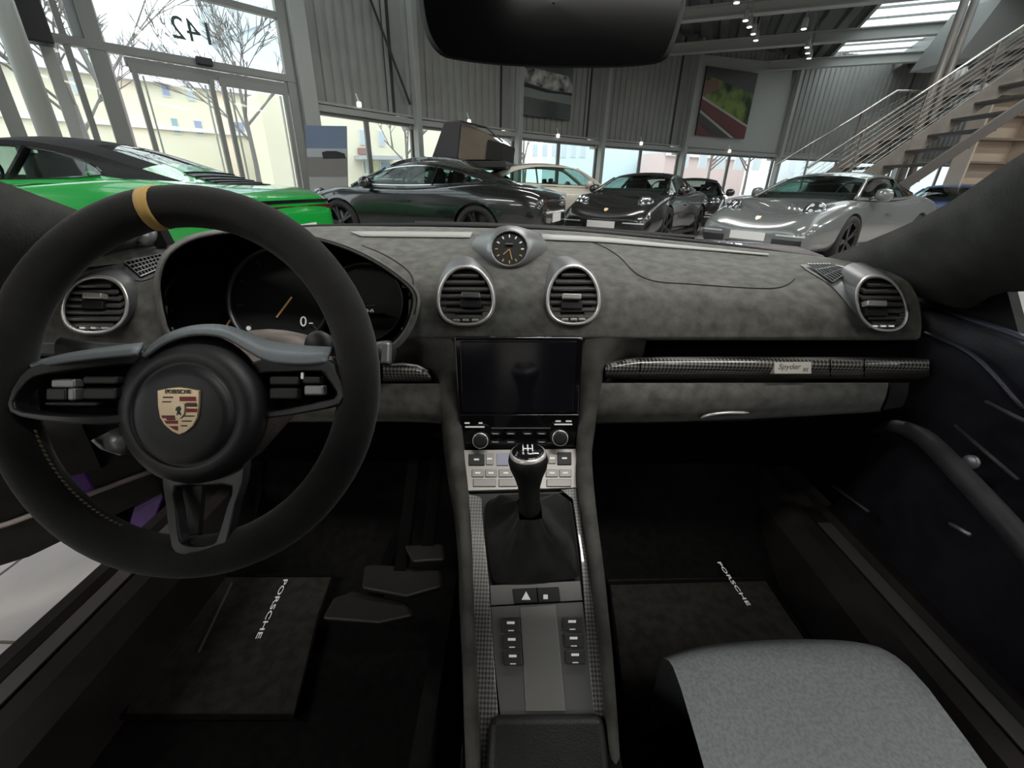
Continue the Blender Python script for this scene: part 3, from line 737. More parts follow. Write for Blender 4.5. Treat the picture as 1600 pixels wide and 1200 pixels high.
def make_car(name, label, paint, loc, heading, kind='coupe', roof=None, scale=1.0, rim=None, front=True, rear=True, sub=True, glass=None, zoff=0, zs=1.0):
    """heading: direction of the nose in plan"""
    h = V((*heading, 0)).normalized()
    r = empty(name, (loc[0], loc[1], zoff), (0, 0, math.atan2(h.y, h.x))); r.scale = (scale, scale, scale * zs)
    tag(r, label, 'car')
    g = GH[kind]; glass = glass or m_glass_car; roof = roof or paint
    M = Matrix.LocRotScale(r.location, r.rotation_euler.to_quaternion(), r.scale)
    def add(b, nm, m, parent=r, **k):
        bmesh.ops.transform(b.bm, matrix=M, verts=b.bm.verts); return b.build(nm, m, parent, **k)
    me = BODY['tall' if kind == 'tall' else 'coupe'].copy(); me.transform(M); obj('body', me, paint, r)
    n = 4
    A, rail, belt, lo, hi = (cr(g[k], n) for k in ('A', 'rail', 'belt', 'lo', 'hi'))
    top = cr([(x, 0, z) for x, z in g['top']], n)
    mir = mirror
    # roof skin from the windscreen header to where the rear window begins, then the frame of the rear window
    xr0, xr1 = g['rear']
    def across(pr, pt, k=8):        # from one rail over the centre to the other
        out = []
        for i in range(-k, k + 1):
            f_ = abs(i) / k; e = 1 - (1 - f_) ** 1.0
            y = pr.y * (i / k); z = pt.z + (pr.z - pt.z) * f_ ** 2.4; x = pt.x + (pr.x - pt.x) * f_ ** 2
            out.append(V((x, y, z)))
        return out
    rows = [across(a, c_) for a, c_ in zip(rail, top)]
    iroof = max(i for i, p in enumerate(top) if p.x > xr0); iend = max(i for i, p in enumerate(top) if p.x > xr1)
    b = B(); b.grid(rows[:iroof + 1]); add(b, 'roof', roof, smooth=True)
    b = B(); b.grid([q[0:4] for q in rows[iroof:iend + 1]]); b.grid([q[-4:] for q in rows[iroof:iend + 1]]); add(b, 'rear_pillar', roof, smooth=True)
    b = B(); b.grid(rows[iend:]); add(b, 'rear_deck', paint, smooth=True)
    b = B(); b.grid([q[3:-3] for q in rows[iroof:iend + 1]]); add(b, 'rear_window', glass, smooth=True)
    # windscreen
    b = B(); cw = [V((g['cowl'], 0, A[0].z + .05)), V(((g['cowl'] + g['wtop']) / 2 + .03, 0, (A[0].z + top[0].z) / 2 + .05)), V((top[0].x, 0, top[0].z))]
    cw = cr(cw, n); b.grid([across(a, c_) for a, c_ in zip(A, cw)]); add(b, 'front_glass', glass, smooth=True)
    fr = B(); pil = [V((p.x, p.y, p.z)) for p in A]
    for sgn in (1, -1): fr.tube([V((p.x, p.y * sgn, p.z)) for p in A], .028, 6)
    # side frames between belt, side window and rail
    N = len(rail)
    def resample(P, k):
        L = [0]
        for i in range(1, len(P)): L.append(L[-1] + (P[i] - P[i - 1]).length)
        out = []
        for i in range(k):
            t = L[-1] * i / (k - 1); j = max(0, min(len(P) - 2, next((q for q in range(len(L) - 1) if L[q + 1] >= t), len(P) - 2)))
            f_ = (t - L[j]) / max(1e-9, L[j + 1] - L[j]); out.append(P[j].lerp(P[j + 1], min(1, f_)))
        return out
    K = 25; rr = resample(A[:-1] + rail, K); bb = resample(belt, K); ll, hh = resample(lo, K), resample(hi, K)
    for sgn in (1, -1):
        f = (lambda P: P) if sgn == 1 else mir
        bl = B(); bl.grid([f(bb), f(ll)]); add(bl, 'belt_panel', paint, smooth=True); fr.grid([f(hh), f(rr)])
        fr.grid([[f([bb[0]])[0], f([ll[0]])[0]], [f([rr[0]])[0], f([hh[0]])[0]]]); fr.grid([[f([ll[-1]])[0], f([bb[-1]])[0]], [f([hh[-1]])[0], f([rr[-1]])[0]]])
        b = B(); b.grid([f(ll), f(hh)]); add(b, 'side_window', glass, smooth=True)
        b = B(); i = 15; b.bar(f([ll[i]])[0], f([hh[i]])[0], .05, .03, up=(1, 0, 0)); add(b, 'door_pillar', m_gloss_blk)
        b = B(); b.tube(f([p for p in ll]), .008, 5); b.tube(f([p for p in hh]), .008, 5); add(b, 'window_trim', m_gloss_blk if paint is not MATS.get('black_paint') else m_chrome)
        # mirror
        b = B(); mz = ll[2]; b.lathe([(.02, -.10), (.075, -.08), (.09, 0), (.075, .08), (.02, .11)], (mz.x - .06, sgn * (mz.y + .17), mz.z + .03), (0, 1, 0), 12)
        b.bar((mz.x - .05, sgn * mz.y, mz.z - .02), (mz.x - .05, sgn * (mz.y + .14), mz.z + .01), .05, .03); add(b, 'door_mirror', paint, smooth=True)
    add(fr, 'window_frame', roof if roof is not paint else paint, smooth=True)
    # wheels
    ax = (1.22, -1.22) if kind != 'tall' else (1.45, -1.42); wr = .345 if kind != 'tall' else .37
    for x in ax:
        for sgn in (1, -1):
            yo = .895 if x > 0 else .915
            if kind == 'tall': yo = .94
            c = V((x, sgn * (yo - .12), wr)); axs = V((0, sgn, 0))
            b = B(); b.lathe([(.255, -.11), (.32, -.12), (wr, -.09), (wr, .08), (.325, .11), (.265, .115), (.255, .09)], c, axs, 28, cap=False); w = add(b, 'wheel', m_tyre, smooth=True)
            b = B(); b.lathe([(.268, .10), (.255, .115), (.235, .09), (.225, -.02), (.04, .0)], c, axs, 28, cap=False)
            for k in range(5):
                for q in (-.13, .13):
                    a_ = k * 2 * math.pi / 5 + q; e = c + V((math.cos(a_) * .25, 0, math.sin(a_) * .25)) + axs * .085; s0 = c + V((math.cos(a_ - q * .4) * .03, 0, math.sin(a_ - q * .4) * .03)) + axs * .07
                    b.bar(s0, e, .035, .03, up=(0, 1, 0))
            b.lathe([(.05, .04), (.045, .085), (.02, .09)], c, axs, 12); add(b, 'rim', rim or m_rim_dark, w)
            b = B(); b.lathe([(R_ := (.37 if kind != 'tall' else .41), -.16), (R_, -.15)], c - axs * .01, axs, 20); add(b, 'wheel_well', m_blk)
    # cabin: seats, wheel, dashboard
    b = B(); b.box((.72, 0, .93), (.35, 1.25, .10)); add(b, 'car_dashboard', m_cabin, bevel=.02 * scale)
    for sgn in (1, -1):
        b = B(); b.box((-.32, sgn * .36, 1.0), (.12, .44, .30), Matrix.Rotation(-.25, 3, 'Y')); b.box((-.37, sgn * .36, 1.17), (.09, .24, .12)); add(b, 'seat', m_cabin, bevel=.03 * scale)
    b = B(); c = V((.38, .36, .97)); tl = Matrix.Rotation(math.radians(-22), 3, 'Y')
    b.tube([c + tl @ V((0, math.cos(t) * .17, math.sin(t) * .17)) for t in [k * math.pi / 9 for k in range(18)]], .014, 6, closed=True); b.bar(c + tl @ V((0, -.16, 0)), c + tl @ V((0, .16, 0)), .03, .02); add(b, 'car_steering_wheel', m_blk, smooth=True)
    # trim lines: door seams and sill
    for sgn in (1, -1):
        b = B(); b.bar((-.95, sgn * .87, .19), (1.0, sgn * .865, .19), .03, .07); add(b, 'sill', m_blk)
        b = B(); b.bar((-.10, sgn * .868, .70), (.08, sgn * .868, .70), .02, .025); add(b, 'door_handle', paint)
    if kind != 'tall':
        if front:
            for sgn in (1, -1):
                axs = V((.70, sgn * .26, .60)).normalized(); sp = BODYV.ray_cast(V((1.80, sgn * .60, .72)) + axs * 1.0, -axs); c = sp[0] - axs * .012
                b = B(); b.lathe([(.150, -.03), (.142, .006), (.115, .034), (.06, .048), (0.001, .052)], c, axs, 24, ref=(0, 1, 0)); hl = add(b, 'headlight', m_head, smooth=True)
                b = B()
                for du, dv in ((-.045, -.04), (.045, -.04), (-.045, .04), (.045, .04)):
                    u_ = axs.cross(V((0, 0, 1))).normalized(); v_ = u_.cross(axs); b.lathe([(.030, .03), (.026, .056)], c + u_ * du * 1.1 + v_ * dv * 1.1, axs, 8)
                add(b, 'headlight_lens', m_led, hl)
                b = B(); b.grid(patch(sgn, .36, .74, .235, .37)); add(b, 'side_intake', m_blk, smooth=True)
                b = B(); b.grid(patch(sgn, .40, .76, .415, .435, .010)); add(b, 'light_strip', m_led, smooth=True)
            b = B(); b.grid(patch(1, -.33, .33, .225, .30)); add(b, 'front_intake', m_blk, smooth=True)
            b = B(); px_ = BODYV.ray_cast(V((4, 0, .40)), V((-1, 0, 0)))[0].x; b.box((px_ + .008, 0, .385), (.012, .52, .11)); add(b, 'number_plate', m_plate)
            b = B(); b.prism([V((2.10, 0, .612)) + V((.05 * u_ * -.6, .034 * w_, .05 * u_ * .5)) for w_, u_ in ((-1, 1), (1, 1), (1, -.2), (0, -1.1), (-1, -.2))], (.006, 0, .008)); add(b, 'emblem', mat('emblem_gold', (.7, .55, .3), .3, .8))
            b = B()
            for sgn in (1, -1): b.bar((1.00, sgn * .60, .915), (1.95, sgn * .40, .675), .008, .02)
            add(b, 'hood_seam', m_blk)
        if rear:
            b = B(); b.box((-2.185, 0, .735), (.10, 1.42, .055)); add(b, 'tail_light_bar', m_tail, bevel=.01 * scale)
            b = B(); b.box((-2.20, 0, .80), (.07, 1.36, .03)); add(b, 'tail_black_strip', m_gloss_blk)
            b = B(); b.box((-2.23, 0, .52), (.05, .56, .13)); add(b, 'number_plate', m_plate)
            b = B(); b.box((-2.17, 0, .31), (.14, 1.35, .17)); add(b, 'rear_diffuser', m_blk, bevel=.03 * scale)
            gr = B(); gr.grid([[p + V((0, 0, .006)) for p in q[3:-3]] for q in rows[iend + 2:]]); gl = add(gr, 'engine_grille', m_blk, smooth=True)
            for q in rows[iend + 2:]:
                b = B(); b.tube([p + V((0, 0, .012)) for p in q[3:-3]], .007, 5); add(b, 'grille_slat', m_rim_dark, gl)
    else:
        for sgn in (1, -1):
            b = B(); b.box((2.2, sgn * .66, .80), (.2, .32, .12), Matrix.Rotation(sgn * -.35, 3, 'Z')); add(b, 'headlight', m_led, bevel=.03 * scale)
    return r
def paint_mat(name, col, rough=.22, metal=0.0):
    m = mat(name, col, rough, metal, .5, 1.0); return m
p_green = paint_mat('green_paint', (.005, .36, .045))
p_black = paint_mat('black_paint', (.008, .010, .010))
p_grey = paint_mat('arctic_grey_paint', (.135, .146, .148))
p_cream = paint_mat('cream_paint', (.62, .58, .50))
p_blue = paint_mat('blue_paint', (.05, .14, .42))
p_dk = paint_mat('charcoal_paint', (.014, .014, .014))
m_soft = noise_mat('black_roof_cloth', (.012, .012, .013), (.02, .02, .021), 60, .9)
make_car('green_cabriolet', 'bright green cabriolet with black cloth roof beside the entrance doors', p_green, (-4.33, 4.5), (-1, .03), kind='cabrio', roof=m_soft, zs=.95)
make_car('black_coupe', 'glossy black coupe seen from the side behind the middle of the dashboard', p_black, (-1.5, 8.05), (-.955, .30))
make_car('grey_coupe', 'light grey coupe facing forward beside the staircase', p_grey, (5.25, 7.85), (-.83, -.55))
make_car('cream_car', 'cream coloured car half hidden behind the black coupe', p_cream, (1.15, 12.7), (.98, .18), kind='tall', scale=.96)
make_car('dark_coupe', 'dark coupe facing forward just right of the black coupe', p_dk, (2.75, 10.0), (-.55, -.83))
make_car('dark_cabriolet', 'second dark coupe parked between the dark coupe and the light grey coupe', p_dk, (4.9, 13.1), (-.40, -.92), kind='cabrio', roof=m_soft)
make_car('blue_car', 'bright blue car at the far right behind the light grey coupe', p_blue, (11.6, 12.6), (-.75, -.65))
make_car('white_car', 'white car parked outside in the street behind the staircase', paint_mat('white_paint_car', (.7, .7, .7)), (9.0, 15.6), (-.9, .3), kind='tall', scale=.9)
suv = make_car('dark_offroader', 'dark offroader hidden behind the black coupe carrying the roof tent', p_dk, (-1.25, 11.6), (.93, -.37), kind='tall')
# roof tent, opened, standing on the offroader
p = V((-1.3, 11.3, 0)); A_ = [W(676, 262, 11.3), W(700, 190, 11.3), W(742, 191, 11.3), W(786, 222, 11.3), W(786, 262, 11.3)]
rt = empty('roof_tent', (A_[0].x, 11.3, A_[0].z)); tag(rt, 'open brown roof tent with dark cover standing on the hidden offroader', 'tent')
b = B(); b.prism([W(672, 252, 11.3), W(694, 190, 11.3), W(722, 187, 11.3), W(716, 252, 11.3)], (0.25, 1.3, 0)); b.build('tent_cover', mat('tent_dark', (.05, .05, .052), .8), rt, bevel=.03)
b = B(); b.prism([W(715, 250, 11.25), W(721, 190, 11.25), W(737, 196, 11.25), W(766, 216, 11.25), W(762, 250, 11.25)], (.25, 1.3, 0)); b.build('tent_wall', noise_mat('tent_brown', (.13, .105, .085), (.17, .14, .11), 2, .9), rt, bevel=.02)
b = B(); b.prism([W(758, 250, 11.2), W(762, 218, 11.2), W(788, 224, 11.2), W(784, 252, 11.2)], (.25, 1.2, 0)); b.build('tent_opening', mat('tent_black', (.01, .01, .01), .9), rt, bevel=.02)
b = B(); b.prism([W(669, 262, 11.2), W(669, 251, 11.2), W(790, 251, 11.2), W(790, 262, 11.2)], (.25, 1.5, 0)); b.build('tent_base', m_blk, rt, bevel=.02)
b = B(); b.tube([W(722, 190, 11.2), W(760, 199, 11.2), W(786, 222, 11.2)], .02, 6); b.build('tent_pole', m_blk, rt)
# banner stand with a picture of a car, near the end of the entrance front
b0 = [W(476, 196, 9.6), W(541, 197, 9.6), W(543, 292, 9.6), W(484, 292, 9.6)]
bs = empty('banner_stand', (b0[0].x, 9.6, 0)); tag(bs, 'blue and grey banner stand beside the entrance with a small dark car printed on it', 'banner')
def bq(u, v_, e=0): return b0[0].lerp(b0[1], u).lerp(b0[3].lerp(b0[2], u), v_) + V((0, -e, 0))
b = B(); b.prism([bq(0, 0), bq(1, 0), bq(1, 2.0), bq(0, 2.0)], (0, .04, 0)); b.build('banner_board', mat('banner_floor_grey', (.36, .35, .34), .5), bs)
for k, (nm, pts, m) in enumerate((('print', [(0, 0), (1, 0), (1, .38), (0, .38)], mat('banner_sky', (.16, .21, .31), .5)), ('print', [(0, .36), (1, .36), (1, .5), (0, .5)], mat('banner_haze', (.42, .44, .47), .5)),
        ('print', [(0, .5), (1, .5), (1, .82), (0, .82)], mat('banner_track', (.20, .185, .175), .5)), ('print', [(.38, .42), (.5, .40), (.75, .40), (.95, .44), (.98, .52), (.4, .53)], m_blk))):
    b = B(); b.prism([bq(u, v_, .002 + .002 * k) for u, v_ in pts], (0, -.002, 0)); b.build(nm, m, bs)
b = B(); f0 = W(484, 300, 9.6); b.box(((b0[0].x + b0[1].x) / 2, 9.62, .03), (1.0, .4, .05)); b.build('stand_foot', m_dark, bs)
# ================================================================== THE CABIN
from mathutils.bvhtree import BVHTree
m_alc = noise_mat('grey_suede', (.082, .080, .071), (.155, .152, .138), 48, .95, .45, 9, .15, lo=.33, hi=.67, bscale=900, sheen=.25)
m_alc_d = noise_mat('dark_suede', (.012, .012, .012), (.022, .022, .021), 30, .95, .3, 5, .15, bscale=900, sheen=.1)
m_lea = noise_mat('black_leather', (.006, .006, .006), (.010, .010, .010), 40, .5, .25, 5, .4, bscale=500)
m_soft_blk = mat('matt_black_plastic', (.010, .010, .011), .55)
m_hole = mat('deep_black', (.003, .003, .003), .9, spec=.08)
m_silver = mat('satin_silver', (.72, .70, .67), .30, .55)
m_galv = mat('galvano_grey', (.26, .265, .27), .38, .6)
m_slat = mat('vent_slat_grey', (.13, .126, .12), .35, .2)
m_carbon = weave_mat('carbon_weave', (.022, .021, .020), (.26, .245, .23), .0042, .28, drop='Y')
m_carbon2 = weave_mat('carbon_weave_light', (.09, .085, .08), (.30, .285, .27), .0030, .3)
m_carbon3 = weave_mat('carbon_weave_driver', (.05, .047, .044), (.36, .34, .32), .0042, .3, drop='Y')
m_screen = mat('screen_glass', (.010, .010, .014), .12, spec=.6)
m_print = mat('white_print', (.7, .7, .68), .5, emis=(.8, .8, .78), estr=.25)
m_gold = mat('yellow_leather', (.52, .33, .10), .7)
m_purple = paint_mat('purple_paint', (.10, .025, .24))
m_carpet = noise_mat('black_carpet', (.005, .0048, .0046), (.009, .0085, .008), 60, 1.0, .6, 4, .1, bscale=1500)
m_mat = noise_mat('floor_mat_cloth', (.030, .027, .024), (.048, .044, .039), 50, 1.0, .6, 4, .1, bscale=1500)
m_seat = noise_mat('grey_seat_cloth', (.21, .22, .225), (.28, .29, .295), 260, .9, .3, 4, .2)
m_seam = mat('seam_thread', (.030, .029, .026), .9)

def bvh_of(rows):
    vs = [p for r in rows for p in r]; nc = len(rows[0]); fs = []
    for i in range(len(rows) - 1):
        for j in range(nc - 1): fs.append((i * nc + j, i * nc + j + 1, (i + 1) * nc + j + 1, (i + 1) * nc + j))
    return BVHTree.FromPolygons(vs, fs)
def hit(bv, px, py, lift=0.0):
    h = bv.ray_cast(EYEP, ray(px, py).normalized())
    if h[0] is None: return None
    n = h[1] if h[1].dot(ray(px, py)) < 0 else -h[1]
    return h[0] + n * lift
def pxgrid(rows, nu=3, nv=3): return smooth_rows([[W(*q) for q in r] for r in rows], nu, nv)

# ------------------------------------------------------------------ dashboard
dash = empty('dashboard', W(800, 560, .66)); tag(dash, 'grey suede dashboard spanning the cabin under the windscreen with four round air vents', 'dashboard')
DC = [
 [(110, 395, .70), (75, 425, .67), (50, 460, .65), (35, 500, .64), (30, 530, .635), (35, 552, .635)],
 [(160, 392, .74), (125, 410, .71), (95, 440, .68), (80, 480, .66), (72, 515, .65), (72, 550, .645)],
 [(225, 385, .80), (215, 402, .77), (205, 430, .73), (200, 465, .70), (198, 505, .68), (198, 548, .665)],
 [(300, 375, .88), (290, 392, .84), (280, 420, .77), (275, 455, .73), (272, 500, .70), (270, 545, .68)],
 [(400, 362, .95), (395, 378, .90), (390, 405, .82), (390, 450, .77), (390, 495, .74), (390, 540, .71)],
 [(500, 354, .99), (500, 368, .92), (498, 400, .81), (500, 450, .76), (500, 495, .73), (500, 527, .70)],
 [(620, 354, 1.01), (620, 370, .92), (618, 403, .80), (616, 450, .71), (615, 495, .68), (615, 527, .665)],
 [(700, 355, 1.02), (700, 370, .93), (700, 403, .80), (699, 450, .71), (698, 495, .675), (697, 527, .665)],
 [(812, 358, 1.02), (812, 372, .93), (812, 405, .80), (812, 450, .71), (812, 495, .675), (812, 527, .665)],
 [(900, 362, 1.02), (902, 380, .93), (905, 415, .80), (910, 455, .71), (914, 497, .675), (918, 527, .665)],
 [(1000, 371, 1.00), (1005, 388, .92), (1012, 420, .79), (1018, 458, .71), (1022, 498, .675), (1025, 527, .665)],
 [(1150, 386, .94), (1155, 402, .87), (1163, 430, .77), (1170, 463, .70), (1172, 500, .67), (1174, 527, .66)],
 [(1290, 402, .84), (1296, 420, .79), (1305, 445, .73), (1312, 475, .69), (1318, 503, .665), (1320, 527, .655)],
 [(1345, 412, .77), (1365, 432, .72), (1385, 455, .69), (1395, 480, .67), (1400, 505, .655), (1402, 527, .65)],
 [(1390, 425, .72), (1418, 440, .69), (1432, 462, .67), (1438, 485, .66), (1440, 508, .65), (1438, 527, .645)]]
pad = pxgrid([[c_[i] for c_ in DC] for i in range(6)], 8, 8)
BV = bvh_of(pad)
lip = [[p + V((0, .004, -.006)) for p in pad[-1]], [p + V((0, .06, -.012)) for p in pad[-1]]]
back = [[p + V((0, .012, -.03)) for p in pad[0]]]
def inpoly(x, y, P):
    c_ = False; j = len(P) - 1
    for i in range(len(P)):
        if (P[i][1] > y) != (P[j][1] > y) and x < (P[j][0] - P[i][0]) * (y - P[i][1]) / (P[j][1] - P[i][1]) + P[i][0]: c_ = not c_
        j = i
    return c_
loopA = [(252, 462), (254, 425), (268, 398), (300, 377), (350, 366), (410, 364), (470, 370), (530, 386), (580, 408), (622, 436), (644, 460), (642, 490), (628, 520), (600, 542), (520, 556), (420, 560), (330, 556), (272, 530)]
HOLES = [[(440 + (x - 440) * 1.0, 462 + (y - 462) * 1.0) for x, y in loopA]] + [[(cx + math.cos(k * .3927) * w_ * .40, cy + math.sin(k * .3927) * h_ * .40) for k in range(16)] for cx, cy, w_, h_ in ((149, 476, 106, 92), (728, 462, 90, 96), (896, 461, 84, 96), (1377, 474, 80, 90))]
b = B(); vs = b.grid(back + pad + lip)
kill = [f for f in b.bm.faces if any(inpoly(*proj(f.calc_center_median()), H_) for H_ in HOLES)]
bmesh.ops.delete(b.bm, geom=kill, context='FACES')
b.build('dash_pad', m_alc, dash, smooth=True)
# passenger airbag seam and long seams
def seam(pts, r=.0012, m=None, parent=None, name='seam', n=4, lift=.0004):
    P = [hit(BV, x, y, lift) for x, y in pts]; P = [p for p in P if p]
    b = B(); b.tube(cr(P, n), r, 6); return b.build(name, m or m_seam, parent or dash, smooth=True)
seam([(918, 376), (945, 387), (968, 402), (985, 420), (1003, 433), (1030, 441), (1075, 444), (1130, 448), (1185, 451), (1215, 450), (1232, 444), (1242, 436)])
seam([(640, 462), (646, 440), (634, 420), (600, 398), (566, 384)])
# pale edge strip along the windscreen
def strip(pts_a, pts_b, name, m, lift=.0015):
    a = [hit(BV, *p, lift) for p in pts_a]; c_ = [hit(BV, *p, lift) for p in pts_b]
    a, c_ = cr(a, 5), cr(c_, 5); b = B(); b.grid([a, c_]); return b.build(name, m, dash, smooth=True, solid=-.002)
m_edge = mat('pale_grey_edge', (.45, .45, .43), .6)
strip([(548, 364), (640, 364), (738, 365)], [(565, 371), (650, 372), (735, 373)], 'edge_strip', m_edge)
strip([(846, 368), (940, 373), (1040, 383), (1120, 391), (1200, 399)], [(848, 376), (940, 380), (1040, 388), (1120, 394), (1200, 401)], 'edge_strip', m_edge)

# --- air vents
def vent(cx, cy, w, h, t, skew=0.0, narrow=.16, shroud=None, tabpx=None, label=None, knob_bright=False, hood=None):
    """oval vent drawn on a plane facing the seats at optical depth t"""
    t = min(depth(q_) for q_ in (hit(BV, cx + math.cos(k * .3927) * w * .5 + skew * math.sin(k * .3927) * h * .5, cy - math.sin(k * .3927) * h * .5) for k in range(16)) if q_) - .003
    r = empty('air_vent', S(cx, cy, t), parent=None); r.parent = dash
    r.matrix_parent_inverse = dash.matrix_basis.inverted()
    if label: r['label'] = label
    def egg(k, sc=1.0, dt=0.0, dz=0.0):
        th = 2 * math.pi * k / 40; c0, s0 = math.cos(th), math.sin(th)
        x = math.copysign(abs(c0) ** .86, c0); y = math.copysign(abs(s0) ** (.86 if s0 < 0 else 1), s0)
        x *= (1 - narrow * y); 
        return S(cx + x * w / 2 * sc + skew * y * h / 2 * sc, cy - y * h / 2 * sc, t + dt)
    loop = lambda sc, dt: [egg(k, sc, dt) for k in range(40)]
    b = B(); b.grid([loop(1.0, .012), loop(1.0, 0), loop(.97, -.003), loop(.90, -.002), loop(.875, .004), loop(.87, .02)], close_u=True); b.build('vent_ring', m_silver, r, smooth=True)
    b = B(); b.grid([loop(.87, .02), loop(.84, .055), loop(.01, .056)], close_u=True); b.build('vent_duct', m_hole, r)
    hood = hood or (0, -10, .10)
    b = B(); R_ = [loop(1.0, .004), loop(1.06, .012)]
    for f_ in (.33, .66, 1.0):
        R_.append([S(cx + hood[0] * f_ + (egg_x - cx) * (1.07 - .05 * f_), cy + hood[1] * f_ + (egg_y - cy) * (1.07 - .05 * f_), t + .012 + hood[2] * f_) for egg_x, egg_y in [(cx + (math.copysign(abs(math.cos(2 * math.pi * k / 40)) ** .86, math.cos(2 * math.pi * k / 40))) * (1 - narrow * math.sin(2 * math.pi * k / 40)) * w / 2 + skew * math.sin(2 * math.pi * k / 40) * h / 2, cy - math.copysign(abs(math.sin(2 * math.pi * k / 40)) ** (.86 if math.sin(2 * math.pi * k / 40) < 0 else 1), math.sin(2 * math.pi * k / 40)) * h / 2) for k in range(40)]])
    b.grid(R_, close_u=True); b.build('vent_shroud', m_galv, r, smooth=True)
    n = 7
    for i in range(n):
        y = 1 - 2 * (i + .7) / (n + .75); hw = (1 - abs(y) ** 2.3) ** .5 * (1 - narrow * y) * .87
        yy = cy - y * h / 2 * .87; 
        a, c_ = S(cx - hw * w / 2 + skew * y * h / 2 * .87, yy, t + .012), S(cx + hw * w / 2 + skew * y * h / 2 * .87, yy, t + .012)
        b = B(); b.bar(a, c_, .022, .0045, up=(0, -.25, 1)); b.build('slat', m_slat, r, bevel=.001)
    tx, ty = tabpx or (cx, cy)
    b = B(); b.box(tuple(S(tx, ty, t - .001)), (.030, .014, .009), Matrix.Rotation(-PITCH, 3, 'X')); b.build('vent_tab', m_silver if knob_bright else m_galv, r, bevel=.002)
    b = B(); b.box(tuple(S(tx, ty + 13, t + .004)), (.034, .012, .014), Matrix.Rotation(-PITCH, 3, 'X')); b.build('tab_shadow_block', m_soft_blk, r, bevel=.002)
    for k in (-1, 0, 1):
        b = B(); b.box(tuple(S(cx + k * w * .16, cy + h * .40, t + .001)), (.010, .008, .004), Matrix.Rotation(-PITCH, 3, 'X')); b.build('thumb_wheel', m_silver, r, bevel=.001)
    return r
vent(149, 476, 106, 92, .71, skew=.10, narrow=.06, tabpx=(149, 463), knob_bright=True, hood=(26, -20, .06))
vent(728, 462, 90, 96, .735, narrow=.14, tabpx=(736, 462), hood=(-4, -14, .09))
vent(896, 461, 84, 96, .735, narrow=.14, tabpx=(893, 464), knob_bright=True, hood=(-16, -12, .09))
vent(1377, 474, 80, 90, .70, skew=-.22, narrow=.04, tabpx=(1366, 475), knob_bright=True, hood=(-26, -18, .06))

# --- defroster grilles beside the outer vents
def grille(quad, n, m=4):
    P = [hit(BV, x, y, .006) for x, y in quad]
    b = B(); b.grid([[P[0].lerp(P[1], i / 6) for i in range(7)], [P[3].lerp(P[2], i / 6) for i in range(7)]]); g = b.build('side_grille', m_hole, dash)
    q = lambda u, v_: P[0].lerp(P[1], u).lerp(P[3].lerp(P[2], u), v_) + (P[1] - P[0]).cross(P[3] - P[0]).normalized() * -.001
    for k in range(n + 1):
        b = B(); b.tube([q(k / n, 0), q(k / n, 1)], .0011, 5); b.build('grille_bar', m_galv, g)
    for k in range(m + 1):
        b = B(); b.tube([q(0, k / m), q(1, k / m)], .0010, 5); b.build('grille_bar', m_galv, g)
grille([(1259, 418), (1296, 418), (1328, 428), (1299, 446)], 8, 3)
grille([(196, 414), (252, 402), (262, 420), (222, 436)], 9, 4)
def trim_strip_on(top, bot, name='side_trim'):
    T_, B_ = cr([V((*p, 0)) for p in top], 5), cr([V((*p, 0)) for p in bot], 5); rows = []
    for k in range(6):
        r_ = [hit(BV, a.x + (c_.x - a.x) * k / 5, a.y + (c_.y - a.y) * k / 5, .0022) for a, c_ in zip(T_, B_)]
        rows.append(r_)
    ok = [j for j in range(len(rows[0])) if all(r_[j] for r_ in rows)]
    b = B(); b.grid([[r_[j] for j in ok] for r_ in rows]); b.build(name, m_galv, dash, smooth=True)
trim_strip_on([(1250, 415), (1298, 414), (1340, 424)], [(1258, 422), (1299, 449), (1336, 492)])
trim_strip_on([(202, 408), (250, 397), (262, 396)], [(194, 430), (222, 440), (262, 424)])
# --- clock on top of the dashboard
ck = empty('clock', S(796, 388, .80)); ck.parent = dash; ck.matrix_parent_inverse = dash.matrix_basis.inverted(); ck['label'] = 'round black clock with yellow marks'
tc_ = depth(hit(BV, 796, 418)) - .006; cc = S(796, 388, tc_); axc = -FW
b = B(); b.grid([[S(796 + math.cos(k * .2618) * rx, 388 + math.sin(k * .2618) * ry, tc_ + dt) for k in range(24)] for rx, ry, dt in ((27, 25.5, .01), (28, 26.5, -.004), (30.5, 29, -.003), (37, 33, .008), (46, 36, .04), (60, 34, .09))], close_u=True); b.build('clock_pod', m_galv, ck, smooth=True)
b = B(); b.lathe([(.0325, .0), (.0325, .004)], S(796, 388, tc_ + .004), axc, 28); b.build('clock_dial', m_soft_blk, ck)
k0 = .80 / F_PX
m_ygold = mat('dial_yellow', (.55, .36, .10), .5)
for k in range(12):
    a_ = k * math.pi / 6; b = B()
    p1, p2 = S(796 + math.sin(a_) * 18, 389 - math.cos(a_) * 18, tc_ - .0008), S(796 + math.sin(a_) * 22.5, 389 - math.cos(a_) * 22.5, tc_ - .0008)
    b.bar(p1, p2, .0022, .0008, up=-FW); b.build('hour_mark', m_ygold if 4 <= k <= 9 else m_print, ck)
for a_, L, m in ((-2.3, 13, m_ygold), (2.9, 17, m_ygold)):
    b = B(); b.bar(S(796, 389, tc_ - .001), S(796 + math.sin(a_) * L, 389 - math.cos(a_) * L, tc_ - .001), .0016, .0008, up=-FW); b.build('clock_hand', m, ck)
b = B(); b.box(tuple(S(796, 382, tc_ - .0005)), (.013, .008, .002), Matrix.Rotation(-PITCH, 3, 'X')); b.build('clock_display', mat('clock_grey', (.2, .2, .24), .3), ck)

